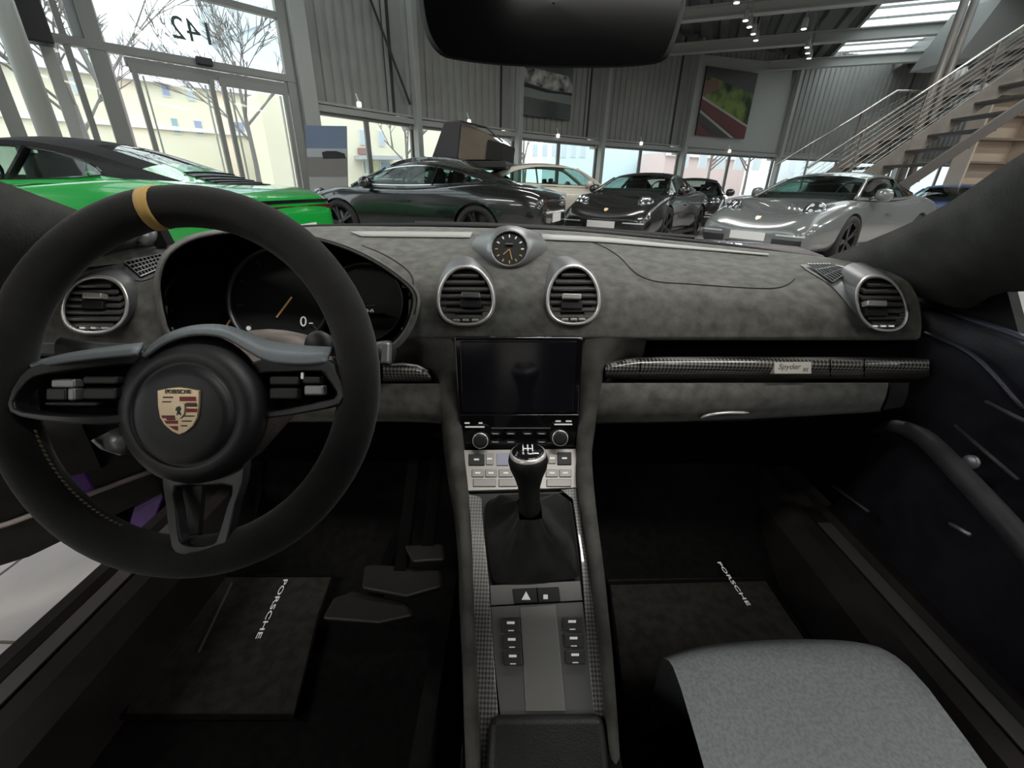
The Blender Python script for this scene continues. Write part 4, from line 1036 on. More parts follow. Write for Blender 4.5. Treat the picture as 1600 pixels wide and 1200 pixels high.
# --- instrument binnacle
loopA = [(252, 462), (254, 425), (268, 398), (300, 377), (350, 366), (410, 364), (470, 370), (530, 386), (580, 408), (622, 436), (644, 460), (642, 490), (628, 520), (600, 542), (520, 556), (420, 560), (330, 556), (272, 530)]
cA = V((440, 462))
def lp(sx, sy, t, n=3, dy=0, flat=None): return crc([S(cA.x + (x - cA.x) * sx, cA.y + (y - cA.y) * sy + dy, t) for x, y in loopA], n)
bn = empty('binnacle', S(440, 460, .66)); bn.parent = dash; bn.matrix_parent_inverse = dash.matrix_basis.inverted()
b = B(); b.grid([lp(1.0, 1.0, .655), lp(.985, .98, .70), lp(.97, .96, .80), lp(.01, .01, .805)], close_u=True); b.build('binnacle_housing', m_hole, bn, smooth=True)
b = B(); b.grid([lp(1.0, 1.0, .656), lp(1.012, 1.02, .650), lp(1.03, 1.05, .655), lp(1.055, 1.085, .68), lp(1.06, 1.09, .75), lp(1.02, 1.02, .86)], close_u=True); b.build('binnacle_hood', m_alc, bn, smooth=True)
P_ = [S(cA.x + (x - cA.x) * 1.03, cA.y + (y - cA.y) * 1.05, .6535) for x, y in loopA[6:12]]
b = B(); b.tube(cr(P_, 5), .0011, 6); b.build('hood_seam', m_seam, bn)
# three round instruments
def gauge(cx, cy, rp, t, needle=None, marks=True):
    g = empty('gauge', S(cx, cy, t)); g.parent = dash; g.matrix_parent_inverse = dash.matrix_basis.inverted()
    k_ = t / F_PX
    b = B(); b.lathe([(rp * k_ * 1.04, 0), (rp * k_ * 1.04, .012), (rp * k_, .015), (rp * k_ * .96, .003)], S(cx, cy, t), -FW, 36, cap=False); b.build('gauge_ring', mat('gauge_ring', (.05, .05, .052), .35, .5), g, smooth=True)
    b = B(); b.lathe([(rp * k_, 0), (rp * k_, .002)], S(cx, cy, t), -FW, 36); b.build('gauge_face', mat('gauge_face', (.008, .008, .009), .6), g)
    if marks:
        for k in range(9):
            a_ = math.radians(-130 + k * 32.5); b = B()
            b.bar(S(cx + math.sin(a_) * rp * .8, cy - math.cos(a_) * rp * .8, t - .003), S(cx + math.sin(a_) * rp * .92, cy - math.cos(a_) * rp * .92, t - .003), .0022, .0006, up=-FW); b.build('gauge_mark', mat('gauge_mark', (.12, .10, .08), .5), g)
    if needle:
        b = B(); b.bar(S(*needle[0], t - .006), S(*needle[1], t - .006), .003, .001, up=-FW); b.build('needle', mat('needle_yellow', (.55, .34, .14), .5, emis=(.6, .35, .12), estr=.12), g)
    return g
gauge(322, 478, 62, .785, ((352, 512), (366, 490)))
g = gauge(440, 468, 78, .77, ((432, 496), (456, 464)))
text('digital_readout', '0', .026, m_print, frame(S(474, 503, .762), RT, UP), g); b = B(); b.bar(S(483, 505, .762), S(489, 505, .762), .002, .0006, up=-FW); b.build('readout_dash', m_print, g)
b = B(); b.lathe([(.004, 0), (.004, .002)], S(389, 513, .768), -FW, 10); b.build('indicator_lamp', m_print, g)
g = gauge(572, 474, 60, .785, None, False)
b = B(); b.box(tuple(S(575, 492, .780)), (.07, .05, .002), Matrix.Rotation(-PITCH, 3, 'X')); b.build('gauge_screen', mat('screen_blue_black', (.008, .009, .014), .2), g)
text('digital_readout', '22:0', .012, m_print, frame(S(575, 487, .778), RT, UP), g)
b = B(); b.bar(S(566, 478, .778), S(586, 477, .778), .0012, .0005, up=-FW); b.build('readout_line', mat('readout_grey', (.2, .2, .22), .5), g)

# --- recess, trim strip and lower panels
def band(rows, name, m, nu=3, nv=3, parent=dash, **k):
    g_ = pxgrid(rows, nu, nv); b = B(); b.grid(g_); return b.build(name, m, parent, smooth=True, **k), bvh_of(g_)
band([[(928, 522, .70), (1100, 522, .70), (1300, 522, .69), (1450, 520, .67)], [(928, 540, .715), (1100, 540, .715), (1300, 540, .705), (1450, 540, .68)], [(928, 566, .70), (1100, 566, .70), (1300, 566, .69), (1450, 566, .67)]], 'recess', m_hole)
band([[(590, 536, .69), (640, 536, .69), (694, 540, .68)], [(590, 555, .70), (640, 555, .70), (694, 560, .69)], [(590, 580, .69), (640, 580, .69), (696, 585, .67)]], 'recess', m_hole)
tr = lambda xs, top, ys: [[(x, y0, yy) for x, y0 in zip(xs, rowy)] for rowy, yy in zip(top, ys)]
xs = [946, 1000, 1100, 1200, 1300, 1420, 1452]
top = [[566, 558, 557, 557, 557, 558, 560], [570, 560, 559, 559, 559, 560, 562], [576, 570, 569, 569, 569, 570, 571], [584, 583, 582, 582, 582, 582, 582], [591, 592, 592, 592, 592, 592, 592]]
trim_o, BT = band(tr(xs, top, (.675, .648, .636, .640, .660)), 'trim_strip', m_carbon)
for px in (1000, 1297, 1350):
    b = B(); b.tube([hit(BT, px, y, .0003) for y in (562, 570, 578, 588)], .0012, 5); b.build('trim_joint', m_hole, dash)
tb_ = min(depth(hit(BT, x, y)) for x in (1210, 1240, 1268) for y in (566, 572, 578, 584)) - .0015
b = B(); b.prism([S(x, y, tb_) for x, y in ((1210, 566), (1268, 565), (1268, 584), (1210, 584))], FW * .012); b.build('badge_plate', mat('badge_silver', (.62, .60, .54), .5), dash, bevel=.0006)
def script(s, px, py, size, dt, m, par, name='badge_lettering', bv=None, sh=.3, fs=1.0):
    p = hit(bv, px, py, dt) if bv else S(px, py, dt); return text(name, s, size, m, frame(p, RT, UP), par, shear=sh, depth=.0003, font_scale=fs)
m_ink = mat('badge_ink', (.16, .15, .13), .5)
script('Spyder', 1233, 573, .0125, tb_ - .0004, m_ink, dash)
script('RS', 1258, 578, .008, tb_ - .0004, m_ink, dash)
xs = [598, 640, 664, 674]
band(tr(xs, [[569, 570, 574, 588], [571, 573, 578, 590], [578, 580, 584, 591], [588, 588, 590, 593], [596, 596, 596, 596]], (.675, .648, .640, .642, .655)), 'trim_strip', m_carbon3)
b = B(); b.tube([W(598, 570, .646), W(630, 569, .646), W(652, 572, .648), (W(668, 580, .652))], .0022, 6); b.build('trim_highlight', m_silver, dash, smooth=True)
gp, BG = band([[(934, 598, .650), (1050, 598, .650), (1200, 598, .648), (1388, 598, .64)], [(934, 602, .640), (1050, 602, .640), (1200, 602, .638), (1388, 602, .63)], [(932, 626, .630), (1050, 626, .630), (1200, 624, .628), (1384, 620, .62)], [(928, 655, .640), (1050, 654, .640), (1200, 648, .638), (1376, 638, .63)], [(928, 662, .68), (1050, 660, .68), (1200, 654, .68), (1376, 644, .67)]], 'glovebox_door', m_alc)
gp['label'] = 'grey suede glovebox door'
band([[(1390, 598, .64), (1420, 598, .64)], [(1388, 620, .632), (1418, 618, .63)], [(1380, 640, .64), (1410, 636, .64)]], 'end_panel', m_alc_d)
b = B(); b.tube(cr([W(1095, 653, .632), W(1110, 648, .624), W(1135, 645, .622), W(1170, 645, .624)], 4), [.0012] + [.0028] * 11 + [.0012], 6); b.build('glovebox_latch', m_silver, gp, smooth=True)
band([[(20, 585, .66), (200, 592, .66), (420, 598, .66), (600, 600, .652), (690, 600, .645)], [(20, 590, .65), (200, 597, .65), (420, 603, .65), (600, 604, .642), (690, 604, .635)], [(20, 640, .65), (200, 640, .645), (420, 650, .64), (600, 652, .635), (698, 654, .628)], [(20, 650, .70), (200, 650, .70), (420, 660, .70), (600, 660, .70), (700, 662, .69)]], 'knee_panel', m_alc)
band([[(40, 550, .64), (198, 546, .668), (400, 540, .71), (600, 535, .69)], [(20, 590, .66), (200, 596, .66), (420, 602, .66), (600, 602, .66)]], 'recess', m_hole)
# small switch panel left of the column
b = B(); b.box(tuple(S(85, 546, .63)), (.13, .03, .02), Matrix.Rotation(-PITCH, 3, 'X')); sw = b.build('light_switch_panel', m_soft_blk, dash, bevel=.004)
# underside of the dashboard: dark
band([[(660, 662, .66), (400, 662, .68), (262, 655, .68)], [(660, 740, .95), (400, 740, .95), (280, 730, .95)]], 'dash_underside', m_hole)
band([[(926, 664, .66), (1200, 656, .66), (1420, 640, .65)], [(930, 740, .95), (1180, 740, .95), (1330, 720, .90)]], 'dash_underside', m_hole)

# ------------------------------------------------------------------ centre console
PA, PB = W(812, 704, .598), W(845, 1020, .355)
nC = V((1, 0, 0)).cross(PB - PA).normalized()
if nC.z < 0: nC = -nC
def C(px, py, lift=0.0): return PL(px, py, PA + nC * lift, nC)
cons = empty('centre_console', C(830, 900)); tag(cons, 'sloping centre console with carbon side strips running down between the seats', 'console')
def rp(px, py, lift=.016):      # rails: dash face above, console slope below
    if py <= 704:
        f_ = (py - 527) / 177.0; return W(px, py, .668 + (.586 - .668) * f_)
    return C(px, py, lift * min(1, (py - 704) / 60) + .008)
m_railc = noise_mat('rail_suede_shaded', (.050, .048, .043), (.085, .083, .075), 30, .9, .3, 5, .15, bscale=900)  # dash suede darkened: the weaker light on the rails is put into the colour
def rail_piece(out, inn, name, m, side):
    o_, i_ = cr([V((*p, 0)) for p in out], 4), cr([V((*p, 0)) for p in inn], 4)
    rows = [[], [], [], [], []]
    for a, c_ in zip(o_, i_):
        po, pi = rp(a.x, a.y), rp(c_.x, c_.y); mid = (po + pi) / 2 - FW * .004
        rows[0].append(po + V((.012 * side, .05, -.10))); rows[1].append(po); rows[2].append(mid); rows[3].append(pi); rows[4].append(pi + FW * .03)
    b = B(); b.grid(rows); return b.build(name, m, cons, smooth=True)
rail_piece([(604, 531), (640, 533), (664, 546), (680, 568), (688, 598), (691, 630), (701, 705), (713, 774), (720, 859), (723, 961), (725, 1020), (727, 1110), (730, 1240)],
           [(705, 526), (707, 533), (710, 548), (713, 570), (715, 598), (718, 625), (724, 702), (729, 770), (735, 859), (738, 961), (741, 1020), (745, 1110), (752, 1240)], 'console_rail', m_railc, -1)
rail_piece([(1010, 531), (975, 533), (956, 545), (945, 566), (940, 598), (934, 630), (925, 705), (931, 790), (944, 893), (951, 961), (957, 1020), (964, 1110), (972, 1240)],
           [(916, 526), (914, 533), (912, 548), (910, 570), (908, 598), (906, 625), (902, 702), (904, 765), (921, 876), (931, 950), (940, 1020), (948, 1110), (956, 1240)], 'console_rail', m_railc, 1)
# base of the console
b = B(); b.grid([[C(x0 + (x1 - x0) * k / 4, y, -.006) for k in range(5)] for y, x0, x1 in ((706, 722, 902), (760, 727, 904), (900, 738, 926), (1040, 743, 941), (1260, 754, 957))]); b.build('console_base', m_soft_blk, cons, solid=.01)
def cpoly(pts, name, m, lift, th=.004, bevel=.001, parent=cons, label=None):
    b = B(); b.prism([C(x, y, lift) for x, y in pts], -nC * th); o = b.build(name, m, parent, bevel=bevel)
    if label: o['label'] = label
    return o
cpoly([(729, 770), (752, 777), (757, 840), (763, 900), (767, 960), (771, 1022), (778, 1110), (788, 1240), (752, 1240), (745, 1110), (741, 1020), (738, 961), (735, 859)], 'carbon_strip', m_carbon2, .004)
cpoly([(876, 765), (903, 762), (912, 820), (921, 876), (931, 950), (940, 1020), (948, 1110), (956, 1240), (936, 1240), (928, 1110), (919, 1020), (912, 927), (906, 859), (895, 780)], 'carbon_strip', m_carbon2, .004)
# radio panel and screen
def WP(px, py, l=0): return W(px, py, .604) - FW * l
b = B(); b.prism([W(x, y, .607) for x, y in ((708, 528), (912, 528), (906, 655), (717, 655))], (0, .012, 0)); b.build('screen_bezel', m_gloss_blk, cons, bevel=.004)
b = B(); b.prism([W(x, y, .6055) for x, y in ((718, 533), (902, 533), (896, 645), (722, 645))], (0, .006, 0)); o = b.build('touch_screen', m_screen, cons, bevel=.002); o['label'] = 'dark touch screen, switched off'
b = B(); b.prism([W(x, y, .604) for x, y in ((717, 648), (907, 648), (901, 703), (723, 705))], (0, .02, 0)); rad = b.build('radio_panel', m_gloss_blk, cons, bevel=.002)
for cx, cy in ((752, 686), (873, 682)):
    p = WP(cx, cy, .0); b = B(); b.lathe([(.0150, 0), (.0150, .004), (.0125, .006), (.0118, .020), (.0105, .022), (.007, .0225)], p, -FW, 24); k_ = b.build('rotary_knob', m_soft_blk, rad, smooth=True)
    b = B(); b.lathe([(.0128, .0), (.0128, .0015), (.0115, .002)], p - FW * .0205, -FW, 24, cap=False); b.build('knob_ring', m_silver, k_, smooth=True)
for x in (774, 798, 824, 846):
    for y in (677, 690):
        if y == 690 and x == 824: continue
        b = B(); b.box(tuple(WP(x, y, .001)), (.0155, .007, .004), Matrix.Rotation(-PITCH * .5, 3, 'X')); kk = b.build('radio_key', m_soft_blk, rad, bevel=.001)
        b = B(); b.box(tuple(WP(x, y, .0034)), (.010, .0025, .0006), Matrix.Rotation(-PITCH * .5, 3, 'X')); b.build('key_print', m_print, kk)
for x0, x1, y in ((727, 757, 667), (866, 894, 663), (726, 734, 661), (748, 754, 661), (868, 876, 658), (884, 893, 658)):
    b = B(); b.bar(WP(x0, y, .001), WP(x1, y, .001), .002, .0012, up=-FW); b.build('panel_print', m_print, rad)
b = B(); b.bar(WP(768, 669, .001), WP(860, 669, .001), .0012, .001, up=-FW); b.build('panel_line', m_galv, rad)
# climate panel
clim = cpoly([(723, 703), (902, 701), (905, 762), (728, 767)], 'climate_panel', mat('panel_silver', (.42, .40, .38), .35, .3), .004, .008)
mk = mat('key_grey', (.30, .285, .27), .4, .3)
def key(x0, y0, x1, y1, m, lift=.0065, icon=True, pm=None):
    o = cpoly([(x0, y0), (x1, y0), (x1, y1), (x0, y1)], 'climate_key', m, lift, .005, .0012, clim)
    if icon:
        xm, ym = (x0 + x1) / 2, (y0 + y1) / 2; cpoly([(xm - 4, ym - 1.5), (xm + 4, ym - 1.5), (xm + 4, ym + 1), (xm - 4, ym + 1)], 'key_print', pm or m_print, lift + .0006, .0008, 0, o)
key(732, 709, 757, 727, m_soft_blk); key(759, 708, 771, 726, mk); key(857, 708, 869, 724, mk); key(871, 706, 893, 726, m_soft_blk)
o = cpoly([(776, 708), (795, 707), (795, 727), (776, 727)], 'small_display', mat('display_lavender', (.35, .35, .45), .3), .0065, .004, .001, clim)
for x0, x1 in ((737, 756), (758, 776), (779, 802), (853, 872), (874, 893)): key(x0, 733, x1, 745, mk)
for x0, x1 in ((739, 775), (779, 808), (854, 893)): key(x0, 748, x1, 760, mk, icon=False)
# gear lever
GB = [(764, 782), (790, 774), (828, 772), (862, 772), (884, 777), (893, 794), (899, 840), (905, 892), (898, 903), (868, 908), (830, 912), (790, 912), (772, 908), (766, 890), (760, 840), (757, 800)]
gl = empty('gear_lever', C(828, 860)); tag(gl, 'black gear lever with suede gaiter on the centre console', 'gear lever')
b = B(); bc = V((829, 842)); ring0 = [C(x, y, .006) for x, y in GB]; ring1 = [C(bc.x + (x - bc.x) * .95, bc.y + (y - bc.y) * .95, .009) for x, y in GB]
base, head = C(829, 838, .03), S(825, 712, .548)
axl = (head - base).normalized(); neck = base.lerp(head, .36)
rows = [crc(ring0, 4), crc(ring1, 4)]
for f_, k_, rr in ((.15, .82, .0), (.35, .62, .0), (.58, .44, .0), (.8, .31, 0), (1.0, .24, 0)):
    cen = C(829, 838, .01).lerp(neck, f_); row = []
    P = crc([C(bc.x + (x - bc.x) * k_, bc.y + (y - bc.y) * k_, .0) for x, y in GB], 4); cp = C(bc.x, bc.y, 0)
    for i, p in enumerate(P):
        fold = 1 + (.16 * math.sin(i * 2 * math.pi * 5 / len(P) + f_ * 2.5) + .07 * math.sin(i * 2 * math.pi * 11 / len(P) - f_ * 4)) * (1 - abs(f_ - .5)) * (1 if f_ < .95 else .3) 
        row.append(cen + (p - cp) * fold)
    rows.append(row)
b.grid(rows, close_u=True); b.build('gaiter', m_alc_d, gl, smooth=True, subsurf=1)
L = (head - neck).length
b = B(); b.lathe([(.0135, -.004), (.0150, 0), (.0140, L * .25), (.0150, L * .45), (.0185, L * .62), (.0240, L * .80), (.0258, L * .92), (.0245, L), (.0215, L + .005)], neck, axl, 28); b.build('lever_knob', m_lea, gl, smooth=True)
b = B(); b.lathe([(.0235, L + .001), (.0232, L + .0045), (.0205, L + .0062)], neck, axl, 28, cap=False); b.build('knob_ring', m_silver, gl, smooth=True)
b = B(); b.lathe([(.0215, L + .004), (.0190, L + .0075), (.010, L + .0095), (.0001, L + .010)], neck, axl, 28); b.build('knob_cap', m_gloss_blk, gl, smooth=True)
tp = neck + axl * (L + .0105); ex = RT; ez = axl; ey = ez.cross(ex).normalized()
b = B()
for dx in (-.006, 0, .006): b.bar(tp + ex * dx - ey * .006, tp + ex * dx + ey * .006, .0013, .0008, up=ez)
b.bar(tp - ex * .006, tp + ex * .006, .0013, .0008, up=ez); b.build('shift_pattern', m_print, gl)
for s_, dx, dy in (('1', -.006, .009), ('3', 0, .009), ('5', .006, .009), ('2', -.006, -.0095), ('4', 0, -.0095), ('6', .006, -.0095)):
    text('gear_number', s_, .0055, m_print, frame(tp + ex * dx + ey * dy - ez * .001, ex, ey), gl)
# lower console
low = cpoly([(765, 914), (907, 907), (920, 1022), (930, 1120), (782, 1120), (771, 1022)], 'lower_panel', mat('panel_grey', (.16, .155, .148), .42, .3), .003, .006)
pad_ = cpoly([(801, 920), (873, 917), (876, 940), (804, 943)], 'switch_pad', m_soft_blk, .006, .005)
b = B(); b.bar(C(839, 918, .0068), C(841, 942, .0068), .001, .001, up=nC); b.build('switch_joint', m_hole, pad_)
cpoly([(815, 937), (829, 937), (822, 924)], 'hazard_triangle', m_print, .0072, .001, 0, pad_)
cpoly([(849, 929), (856, 929), (856, 936), (849, 936)], 'lock_symbol', m_print, .0072, .001, 0, pad_)
b = B(); b.bar(C(766, 947, .0036), C(911, 939, .0036), .0018, .001, up=nC); b.build('panel_joint', m_hole, low)
cpoly([(812, 948), (868, 944), (876, 1030), (884, 1112), (822, 1112), (817, 1030)], 'centre_tray', mat('tray_grey', (.24, .235, .225), .4, .3), .0045, .003, .001, low)
def lkey(x, y, w=29, h=22):
    o = cpoly([(x, y), (x + w, y - 1), (x + w + 2, y + h), (x + 2, y + h)], 'console_key', mat('key_dark', (.05, .048, .046), .4), .0075, .006, .0012, low)
    cpoly([(x + 9, y + 5), (x + 21, y + 5), (x + 21, y + 9), (x + 9, y + 9)], 'key_print', m_print, .0082, .001, 0, o)
    cpoly([(x + 11, y + h - 3.5), (x + 20, y + h - 3.5), (x + 20, y + h - 2), (x + 11, y + h - 2)], 'key_print', m_print, .0082, .001, 0, o)
for y in (966, 992, 1018): lkey(783 + (y - 966) * .06, y); lkey(879 + (y - 966) * .09, y - 2)
# armrest lid behind the switches
b = B(); b.prism([C(764, 1118, .02), C(946, 1116, .02), C(966, 1290, .05), C(756, 1290, .05)], -nC * .03); b.build('armrest_lid', m_lea, cons, bevel=.01)

# ------------------------------------------------------------------ steering wheel
T0 = .392
sw_ = empty('steering_wheel', S(298, 598, T0)); tag(sw_, 'black suede steering wheel with yellow centre mark on the left side of the cabin', 'steering wheel')
def circ(cx, cy, r, a, t): return S(cx + r * math.cos(math.radians(a)), cy - r * math.sin(math.radians(a)), t)
m_rimw = noise_mat('rim_suede', (.0075, .0074, .0073), (.012, .0118, .0115), 25, .9, .3, 5, .2, bscale=900, sheen=.12)
b = B(); b.tube([circ(288, 596, 274, a, T0) for a in range(0, 360, 5)], [(.0183, .0180)] * 72, 20, closed=True, up=FW); b.build('rim', m_rimw, sw_, smooth=True)
b = B(); b.tube([circ(288, 596, 274, a, T0) for a in (97.0, 98.4, 99.9, 101.2)], [(.0190, .0185)] * 4, 20, up=FW); b.build('centre_mark', m_gold, sw_, smooth=True); 
b = B()
for k in range(26):
    a = 198 + k * 1.9
    b.bar(circ(288, 596, 246, a, T0 - .009), circ(288, 596, 244, a + 1.1, T0 - .007), .0012, .0012, up=FW)
b.build('stitching', mat('stitch_tan', (.16, .13, .08), .8), sw_)
# spokes: frames with the switch openings
def fr_(outer, inner, t, th, name, m, n=2):
    tt = (lambda x, y: .394 - .018 * min(1, max(0, (y - 735) / 120))) if name == 'lower_spoke' else (lambda x, y: .394 - .019 * min(1, max(0, abs(x - 300) - 90) / 130))
    b = B(); b.ring(crc([S(x, y, tt(x, y)) for x, y in outer], n), crc([S(x, y, tt(x, y) + .001) for x, y in inner], n), FW * th); return b.build(name, m, sw_, bevel=.002)
m_spoke = mat('spoke_black', (.010, .0105, .0115), .42)
lo_ = [(30, 588), (62, 568), (150, 556), (222, 548), (222, 590), (205, 640), (190, 662), (110, 662), (30, 652), (10, 632)]
li_ = [(42, 597), (68, 585), (150, 574), (210, 570), (210, 592), (194, 634), (180, 648), (110, 649), (36, 642), (21, 628)]
fr_(lo_, li_, .375, .014, 'spoke', m_spoke)
ro_ = [(392, 566), (440, 560), (512, 562), (524, 580), (536, 610), (532, 632), (480, 644), (430, 652), (400, 650), (385, 610)]
ri_ = [(402, 586), (440, 582), (500, 580), (510, 590), (524, 610), (520, 623), (474, 633), (430, 641), (408, 640), (396, 610)]
fr_(ro_, ri_, .375, .014, 'spoke', m_spoke)
bo_ = [(256, 722), (320, 715), (382, 720), (366, 790), (354, 846), (340, 868), (300, 870), (272, 864), (264, 840), (258, 790)]
bi_ = [(273, 762), (320, 760), (362, 761), (353, 795), (340, 838), (331, 851), (304, 854), (285, 849), (280, 836), (275, 795)]
fr_(bo_, bi_, .376, .012, 'lower_spoke', m_spoke)
for nm, pts in (('spoke_back', li_), ('spoke_back', ri_)):
    b = B(); b.prism([S(x, y, .402) for x, y in pts], FW * .006); b.build(nm, m_hole, sw_)
b = B(); b.prism([S(x, y, .404) for x, y in ((276, 760), (316, 758), (308, 850), (284, 848))], FW * .006); b.build('lower_spoke_panel', m_spoke, sw_)
# arm covers on top of the spokes (paler: the light on them is put into the colour)
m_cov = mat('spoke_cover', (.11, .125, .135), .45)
def cover(a, c_, t0, t1):
    P0, P1 = cr([S(x, y, t0) for x, y in a], 4), cr([S(x, y, t1) for x, y in c_], 4); b = B(); b.grid([P0, P1]); b.build('spoke_cover', m_cov, sw_, smooth=True, solid=-.004)
cover([(234, 548), (262, 528), (300, 515), (345, 513), (385, 524), (420, 538), (470, 545), (518, 548)], [(228, 560), (262, 537), (305, 525), (350, 529), (384, 548), (420, 566), (470, 571), (512, 568)], .425, .377)
cover([(56, 570), (110, 557), (170, 548), (226, 541)], [(50, 577), (108, 567), (168, 560), (216, 556)], .415, .377)
# airbag hub
def hubring(cx, cy, r, t, n=48): return [S(cx + r * math.cos(2 * math.pi * k / n), cy + r * math.sin(2 * math.pi * k / n), t) for k in range(n)]
b = B(); b.grid([hubring(306, 636, 114, .430), hubring(303, 638, 118, .408), hubring(301, 640, 118, .396), hubring(299, 641, 112, .386), hubring(294, 644, 100, .379), hubring(290, 646, 88, .3765), hubring(288, 647, 82, .3785), hubring(287, 648, 79, .379), hubring(287, 648, 76, .3765), hubring(286, 648, 60, .3745), hubring(285, 648, 30, .3735), hubring(285, 648, .3, .3733)], close_u=True)
b.build('airbag_cover', mat('airbag_black', (.0105, .011, .013), .48), sw_, smooth=True)
# crest
def cp(u, v_, l=0): return S(278 + u * 31, 642 + v_ * 36, .3715 - l)      # u -1..1, v -1 (top) .. 1
m_g = mat('crest_gold', (.78, .62, .42), .3, .7); m_r = mat('crest_red', (.24, .012, .015), .3); m_k = mat('crest_black', (.02, .016, .012), .4)
sh = [(-1, -.86), (-.5, -.95), (0, -1), (.5, -.95), (1, -.86), (1.0, -.2), (.92, .3), (.7, .65), (.35, .9), (.05, 1), (-.3, .86), (-.65, .6), (-.88, .28), (-.97, -.2)]
cr_ = empty('crest', cp(0, 0)); cr_.parent = sw_; cr_.matrix_parent_inverse = sw_.matrix_basis.inverted(); cr_['label'] = 'golden crest with red stripes'
b = B(); b.prism([cp(u * 1.06, v_ * 1.04) for u, v_ in sh], FW * .004); b.build('crest_plate', m_g, cr_, bevel=.0008)
for pts in ([(.08, -.62), (.86, -.62), (.9, -.42), (.08, -.42)], [(.08, -.32), (.4, -.32), (.4, -.36), (.9, -.36), (.92, -.2), (.08, -.2)], [(.42, -.1), (.93, -.1), (.92, .06), (.42, .06)], [(-.84, .2), (-.2, .2), (-.2, .32), (-.78, .32)], [(-.7, .42), (-.04, .42), (-.04, .56), (-.58, .56)], [(-.46, .66), (-.04, .66), (-.04, .86), (-.2, .8)]):
    b = B(); b.prism([cp(u, v_, .0006) for u, v_ in pts], FW * .0008); b.build('crest_stripe', m_r, cr_)
for pts in ([(.42, -.28), (.92, -.28), (.92, -.18), (.42, -.18)], [(-.6, .33), (-.2, .33), (-.2, .40), (-.55, .40)], [(-.76, -.62), (-.3, -.62), (-.3, -.56), (-.76, -.56)], [(-.8, -.42), (-.4, -.42), (-.4, -.37), (-.8, -.37)], [(.22, .2), (.78, .2), (.78, .25), (.22, .25)], [(.18, .42), (.64, .42), (.64, .47), (.18, .47)], [(.14, .62), (.42, .62), (.42, .67), (.14, .67)]):
    b = B(); b.prism([cp(u, v_, .0009) for u, v_ in pts], FW * .0008); b.build('crest_bar', m_k, cr_)
b = B(); b.prism([cp(u * .3 + .02, v_ * .34 - .0, .0014) for u, v_ in sh], FW * .001); b.build('crest_shield', mat('crest_pale', (.8, .7, .5), .3, .6), cr_)
b = B(); b.prism([cp(u, v_, .002) for u, v_ in ((-.08, -.16), (.06, -.2), (.14, -.08), (.06, .0), (.14, .2), (.02, .12), (-.08, .2), (-.04, .0), (-.14, -.02))], FW * .0008); b.build('crest_horse', m_k, cr_)
text('crest_lettering', 'PORSCHE', .0052, m_k, frame(cp(0, -.83, .0008), RT, UP), cr_, depth=.0003)
# switches on the spokes
for (x0, y0, x1, y1, m) in ((78, 592, 116, 606, m_galv), (70, 606, 102, 626, m_spoke), (104, 606, 116, 626, m_galv), (128, 588, 182, 600, m_soft_blk), (128, 606, 180, 624, m_soft_blk), (68, 628, 150, 634, m_spoke), (420, 588, 466, 602, m_soft_blk), (472, 588, 500, 600, m_soft_blk), (474, 602, 505, 618, m_galv), (420, 606, 464, 624, m_soft_blk)):
    b = B(); b.prism([S(x0, y0, .384), S(x1, y0, .384), S(x1, y1, .384), S(x0, y1, .384)], FW * .010); b.build('wheel_switch', m, sw_, bevel=.002)
b = B(); b.prism([S(x, y, .3835) for x, y in ((470, 582), (474, 582), (474, 592), (470, 592))], FW * .002); b.build('switch_highlight', m_silver, sw_)
b = B(); b.lathe([(.0001, 0), (.011, .002), (.013, .012), (.012, .03)], S(176, 690, .40), FW, 16); b.build('drive_mode_dial', m_galv, sw_, smooth=True)
# column cover, behind the hub, and stalks
col_ = empty('steering_column', S(440, 560, .52)); tag(col_, 'suede steering column cover with black stalks behind the wheel', 'steering column')
b = B(); b.grid([[S(cx + rx * math.cos(2 * math.pi * k / 24), cy + ry * math.sin(2 * math.pi * k / 24), t) for k in range(24)] for cx, cy, rx, ry, t in ((330, 640, 1, 1, .46), (330, 640, 110, 96, .46), (395, 585, 108, 66, .50), (420, 566, 96, 52, .56), (430, 560, 92, 44, .68))], close_u=True)
b.build('column_cover', noise_mat('column_suede', (.10, .085, .075), (.19, .165, .15), 25, .9, .3), col_, smooth=True)
b = B(); b.tube([S(500, 540, .52), S(545, 545, .47), S(578, 550, .44), S(606, 552, .43)], [.011, .011, .010, .013], 12); b.build('wiper_stalk', m_soft_blk, col_, smooth=True)
b = B(); b.box(tuple(S(600, 552, .428)), (.014, .012, .022), Matrix.Rotation(-PITCH, 3, 'X')); b.build('stalk_tip', m_galv, col_, bevel=.003)
b = B(); b.lathe([(.001, 0), (.014, .002), (.015, .014), (.010, .02)], S(506, 540, .47), -FW, 14); b.build('ignition_collar', m_soft_blk, col_, smooth=True)
b = B(); b.tube([S(300, 560, .52), S(230, 552, .48), S(150, 548, .45), S(96, 545, .44)], [.011, .010, .009, .012], 12); b.build('indicator_stalk', m_soft_blk, col_, smooth=True)
b = B(); b.tube([S(230, 690, .50), S(190, 700, .46), S(168, 690, .44), S(160, 680, .438)], [.008, .008, .009, .010], 10); b.build('cruise_stalk', m_galv, col_, smooth=True)

